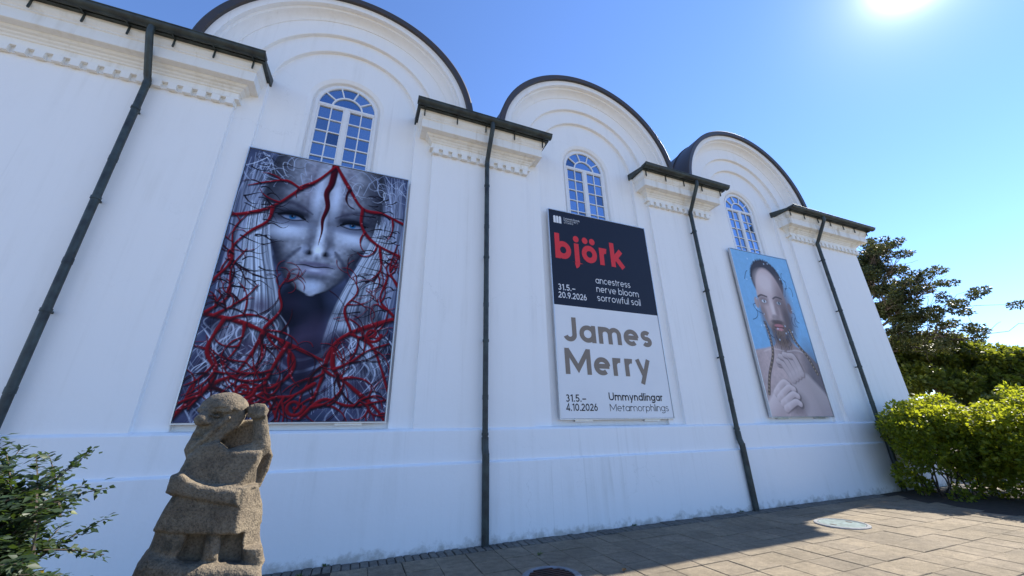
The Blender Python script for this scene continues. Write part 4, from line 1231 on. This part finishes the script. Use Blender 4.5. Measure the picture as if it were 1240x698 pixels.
def leaf_cloud(centers, radii, per, L, W, flat=.7, up=.3, seed=1, shell=.5):
    g = np.random.default_rng(seed); P_, Dn_, T_ = [], [], []
    for c, r in zip(centers, radii):
        n_ = max(6, int(per*(r/np.mean(radii))**2))
        d = unit(g.normal(size=(n_, 3))); rr = r*(shell + (1-shell)*g.random((n_, 1)))**.7
        p = np.asarray(c) + d*rr*np.array([1, 1, flat])
        P_.append(p); Dn_.append(unit(d + g.normal(size=(n_, 3))*.7 + np.array([0, 0, -.1])))
        T_.append(np.clip(g.normal(.45 + .18*g.normal(), .26, n_), 0, 1))
    p = np.concatenate(P_); d = np.concatenate(Dn_); t = np.concatenate(T_)
    nr = unit(g.normal(size=p.shape)*.8 + np.array([0, 0, up*3]))
    s = g.uniform(.7, 1.25, len(p))
    return p, d, nr, L*s, W*s, t

def limb_path(a, b, g, wob=.08, n_=6):
    a, b = np.asarray(a, float), np.asarray(b, float); L = np.linalg.norm(b - a)
    out = []
    for i in range(n_ + 1):
        t = i/n_; out.append(a + (b-a)*t + g.normal(size=3)*wob*L*.35*math.sin(math.pi*t) + np.array([0, 0, .08*L*math.sin(math.pi*t)]))
    return out

# --- clipped shrubs at the corner of the wall: one row of separate bushes
def bush(name, loc, rx, ry, h, label, seed, leafmat, nclump, per, L, W, stems=18, z0=.06):
    g = np.random.default_rng(seed)
    e = empty(name, loc); prop(e, label, 'shrub')
    cs, rs = [], []
    while len(cs) < nclump:
        q = g.uniform(-1, 1, 3); q[2] = g.uniform(0, 1)
        rr = math.sqrt(q[0]**2 + q[1]**2)
        if rr > 1: continue
        topz = h*(1 - .22*rr**2.5)*(1 + g.normal()*.04)
        z = z0 + (topz - z0)*(q[2]**.55)
        if rr < .55 and z < topz*.55: continue
        if False: continue
        cs.append((q[0]*rx, q[1]*ry, z - .10)); rs.append(g.uniform(.13, .27))
    a = leaf_cloud(cs, rs, per, L, W, .75, .35, seed)
    fo = leaf_mesh('foliage', *a[:3], a[3], a[4], a[5], leafmat, e); fo['kind'] = 'stuff'
    b = MB()
    for k in range(stems):
        a0 = (g.uniform(-.55, .55)*rx, g.uniform(-.6, .6)*ry, -.03); c = cs[g.integers(len(cs))]
        p = limb_path(a0, (c[0], c[1], c[2]), g, .12); b.tube(p, list(np.linspace(.018, .006, len(p))), 5)
    so = b.build('stem', M['bark'], e); so['kind'] = 'stuff'
    return e
bush('shrub', (13.7, -1.05, 0), 1.30, .85, 2.30, 'rounded green shrub touching the corner of the white wall', 21, M['leaf_hedge'], 230, 115, .085, .026)
bush('shrub', (14.2, -2.55, 0), 1.25, 1.0, 2.25, 'bright yellow-green shrub, second out from the white wall', 22, M['leaf_hedge'], 230, 115, .085, .026)
bush('shrub', (14.4, -4.10, 0), 1.3, 1.0, 2.2, 'bright green shrub, outermost of the row by the wall', 23, M['leaf_hedge'], 210, 110, .085, .026)
sb = MB(); nn = 30
sb.grid([[(13.7 + (2.6 + .2*math.sin(5*t))*s*math.cos(t)*.95, -2.5 + (2.7 + .2*math.sin(4*t))*s*math.sin(t), -.008 + .05*(1-s)) for t in [2*math.pi*i/nn for i in range(nn)]] for s in (1.0, .9, .5, .05)], True)
so = sb.build('planting_soil', M['soil']); prop(so, 'dark bare soil beneath the shrubs', 'soil', kind='structure')

# --- shrub near the statue, with arching sprays of small leaflets
def spray_shrub(loc, seed):
    g = np.random.default_rng(seed)
    e = empty('shrub', loc); prop(e, 'dark green shrub with arching sprays of small leaflets beside the stone sculpture', 'shrub')
    P_, D_, N_, T_ = [], [], [], []
    b = MB()
    for k in range(1150):
        az = g.uniform(0, 2*math.pi); el = g.uniform(.05, 1.35)
        Lr = g.uniform(.22, .41)
        d = np.array([math.cos(az)*math.cos(el), math.sin(az)*math.cos(el), math.sin(el)])
        base = np.array([g.normal()*.13, g.normal()*.13, g.uniform(.50, 1.32)])
        n_ = 16; pts = []
        for i in range(n_ + 1):
            t = i/n_; pts.append(base + d*Lr*t + np.array([0, 0, -.22*t*t*Lr + .12*t*Lr]))
        b.tube(pts[::2], list(np.linspace(.006, .0015, len(pts[::2]))), 4, False)
        side = unit(np.cross(d, [0, 0, 1.0])[None])[0]
        yel = g.random() < .05
        for i in range(3, n_ + 1):
            for s in (-1, 1):
                for rep in range(2):
                    P_.append(pts[i] + g.normal(size=3)*.012); dd = side*s*.9 + d*.55 + np.array([0, 0, -.30]) + g.normal(size=3)*.30
                    D_.append(dd); N_.append(np.array([0, 0, 1]) + g.normal(size=3)*.45); T_.append(.985 if yel and g.random() < .6 else np.clip(g.normal(.42, .20), 0, .93))
    P_, D_, N_ = np.array(P_), unit(np.array(D_)), unit(np.array(N_))
    s = g.uniform(.7, 1.2, len(P_))
    fo = leaf_mesh('foliage', P_, D_, N_, .044*s, .0105*s, np.array(T_), M['leaf_dark'], e); fo['kind'] = 'stuff'
    so = b.build('twig', M['bark'], e); so['kind'] = 'stuff'
    st = MB()
    for k in range(7):
        st.tube(limb_path((g.normal()*.06, g.normal()*.06, -.02), (g.normal()*.16, g.normal()*.16, g.uniform(.7, 1.30)), g, .1), [.014]*7, 6)
    so = st.build('stem', M['bark'], e); so['kind'] = 'stuff'
    return e
spray_shrub((-1.61, -4.06, 0.0), 31)

# --- trees beyond the corner
def tree(name, label, loc, h, trunk_r, crown, seed, mat, per, L, W, lean=(0, 0), nlimb=9):
    """crown: list of (x, y, z, radius) clumps relative to the foot"""
    g = np.random.default_rng(seed)
    e = empty(name, loc); prop(e, label, 'tree', 'trees beyond the corner of the building')
    topp = np.array([lean[0], lean[1], h*.72])
    b = MB(); path = limb_path((0, 0, -.1), topp, g, .10, 8)
    b.tube(path, list(np.linspace(trunk_r, trunk_r*.35, len(path))), 10)
    for k in range(nlimb):
        c = crown[g.integers(len(crown))]; i = min(len(path) - 1, max(2, int(len(path)*min(1, (c[2]*.75)/(h*.72)))))
        b.tube(limb_path(path[i - 1], (c[0], c[1], c[2]), g, .15), list(np.linspace(trunk_r*.36, .015, 7)), 6)
    b.build('trunk', M['bark'], e, smooth=True, angle=60)
    cs, rs = [], []
    for (x, y, z, r) in crown:
        for k in range(9):
            d = g.normal(size=3); d /= np.linalg.norm(d); q = r*g.uniform(.35, .95)
            cs.append((x + d[0]*q, y + d[1]*q, z + d[2]*q*.75)); rs.append(r*g.uniform(.22, .42))
    a = leaf_cloud(cs, rs, per, L, W, .6, .35, seed + 1)
    fo = leaf_mesh('crown', *a[:3], a[3], a[4], a[5], mat, e); fo['kind'] = 'stuff'
    return e
def blob(seed, n, rx, ry, z0, z1, r0, r1):
    g = np.random.default_rng(seed); out = []
    for k in range(n):
        a = g.uniform(0, 6.28); q = math.sqrt(g.random()); t = g.random()
        out.append((math.cos(a)*q*rx*(1 - .45*t), math.sin(a)*q*ry*(1 - .45*t), z0 + (z1 - z0)*t, g.uniform(r0, r1)))
    return out
tree('broadleaf_tree', 'broad bushy green tree right behind the corner shrub', (21.5, 1.3, 0), 5.6, .20, blob(41, 34, 2.3, 2.2, 1.5, 4.9, .6, 1.0), 42, M['leaf_tree'], 95, .15, .055)
tree('broadleaf_tree', 'lower round green tree farther from the building corner', (24.3, .2, 0), 5.0, .18, blob(43, 34, 2.3, 2.2, 1.2, 4.1, .6, 1.0), 44, M['leaf_tree'], 95, .16, .055)
tree('broadleaf_tree', 'dark green tree at the far end behind the shrubs', (27.3, -.8, 0), 4.6, .18, blob(45, 34, 2.5, 2.6, 1.0, 3.8, .6, 1.0), 46, M['leaf_tree'], 85, .17, .06)

def windswept(loc, seed):
    g = np.random.default_rng(seed)
    e = empty('pine_tree', loc); prop(e, 'tall open windswept pine with bare twigs rising behind the bushy trees', 'tree')
    b = MB()
    trunk = [np.array(p) for p in ((0, 0, -.1), (.05, -.05, 2.5), (-.05, -.15, 4.8), (.1, -.10, 6.6), (0, -.05, 7.6), (.1, .0, 8.4))]
    tp = smooth_path(trunk, 5)
    b.tube([tuple(p) for p in tp], list(np.linspace(.22, .04, len(tp))), 9)
    cs, rs = [], []; tw = MB()
    limbs = [(4.6, -4.3, 5.0), (5.0, -3.9, 6.2), (5.6, -3.5, 7.0), (6.2, -2.9, 7.5), (6.6, -2.4, 8.2), (7.2, -1.7, 8.9), (7.8, -1.3, 9.1), (5.2, -3.0, 5.2), (6.0, -1.9, 6.7), (7.0, -1.2, 8.0), (6.4, .8, 7.0), (5.4, 1.7, 6.2)]
    for (z0, yy, z1) in limbs:
        yy *= .70; z1 = z1*.93 - (.25 if yy < -1 else 0); z0 *= .93
        i = int(np.argmin(np.abs(tp[:, 2] - z0))); a = tp[i]; bb = np.array([g.normal()*.5, yy, z1])
        p = limb_path(a, bb, g, .16, 9); b.tube(p, list(np.linspace(.060, .016, len(p))), 6)
        for t in range(2, 10):
            q = np.asarray(p[t])
            for r_ in range(6):
                d = (bb - a)/np.linalg.norm(bb - a) + g.normal(size=3)*.55 + np.array([0, 0, .25]); L = g.uniform(.30, .72)
                tip = q + d*L; pp = limb_path(q, tip, g, .2, 4)
                tw.tube(pp, list(np.linspace(.014, .005, 5)), 4, False)
                frac = t/9
                dense = (1.1 if frac < .5 or z0 > 6.6 else .45)
                if g.random() < dense*.75: cs.append(tip); rs.append(g.uniform(.14, .30))
        if yy < -2.5:
            for r_ in range(3): cs.append(np.asarray(p[7]) + g.normal(size=3)*.22); rs.append(g.uniform(.16, .28))
    b.build('trunk', M['bark'], e, smooth=True, angle=60)
    o = tw.build('twig', M['bark'], e); o['kind'] = 'stuff'
    a = leaf_cloud(cs, rs, 120, .10, .026, .45, .3, seed, .25)
    fo = leaf_mesh('crown', *a[:3], a[3], a[4], a[5], M['needle'], e); fo['kind'] = 'stuff'
windswept((20.2, 2.5, 0), 51)

# distant low wood closing the horizon
fw = []
g = np.random.default_rng(61)
cs = [(60 + g.uniform(0, 10), y, g.uniform(.6, 3.2)) for y in np.arange(-60, 60, .8) for _ in range(2)]
a = leaf_cloud(cs, [1.3]*len(cs), 60, .5, .2, .8, .3, 62)
fo = leaf_mesh('distant_wood', *a[:3], a[3], a[4], a[5], M['leaf_tree'], None); prop(fo, 'low dark belt of far trees along the horizon', 'wood', kind='stuff')

# weeds along the foot of the wall
g = np.random.default_rng(71)
for k, (x, y) in enumerate(((-.42, -.40), (-.15, -.12), (2.62, -.90), (4.9, -.12), (7.6, -.11))):
    n_ = 26; az = g.uniform(0, 6.28, n_); el = g.uniform(.2, 1.2, n_)
    d = np.stack([np.cos(az)*np.cos(el), np.sin(az)*np.cos(el) - .15, np.sin(el)], -1)
    wd = leaf_mesh('weed', np.array([[0, 0, 0]]) + g.normal(size=(n_, 3))*np.array([.02, .012, 0]), unit(d), unit(np.stack([np.zeros(n_), np.zeros(n_), np.ones(n_)], -1) + g.normal(size=(n_, 3))*.3),
              g.uniform(.025, .06, n_), .006, g.random(n_), M['weed'], None)
    wd.location = (x, y, .0); prop(wd, ('green weed tuft on the paving behind the stone sculpture', 'small weed at the wall foot beneath the painted face banner', 'weed tuft in a slab joint beside the drain grate',
              'small weed at the wall foot beneath the lettered banner', 'small weed at the wall foot beside the third downpipe')[k], 'weed', 'weed tufts in the paving')
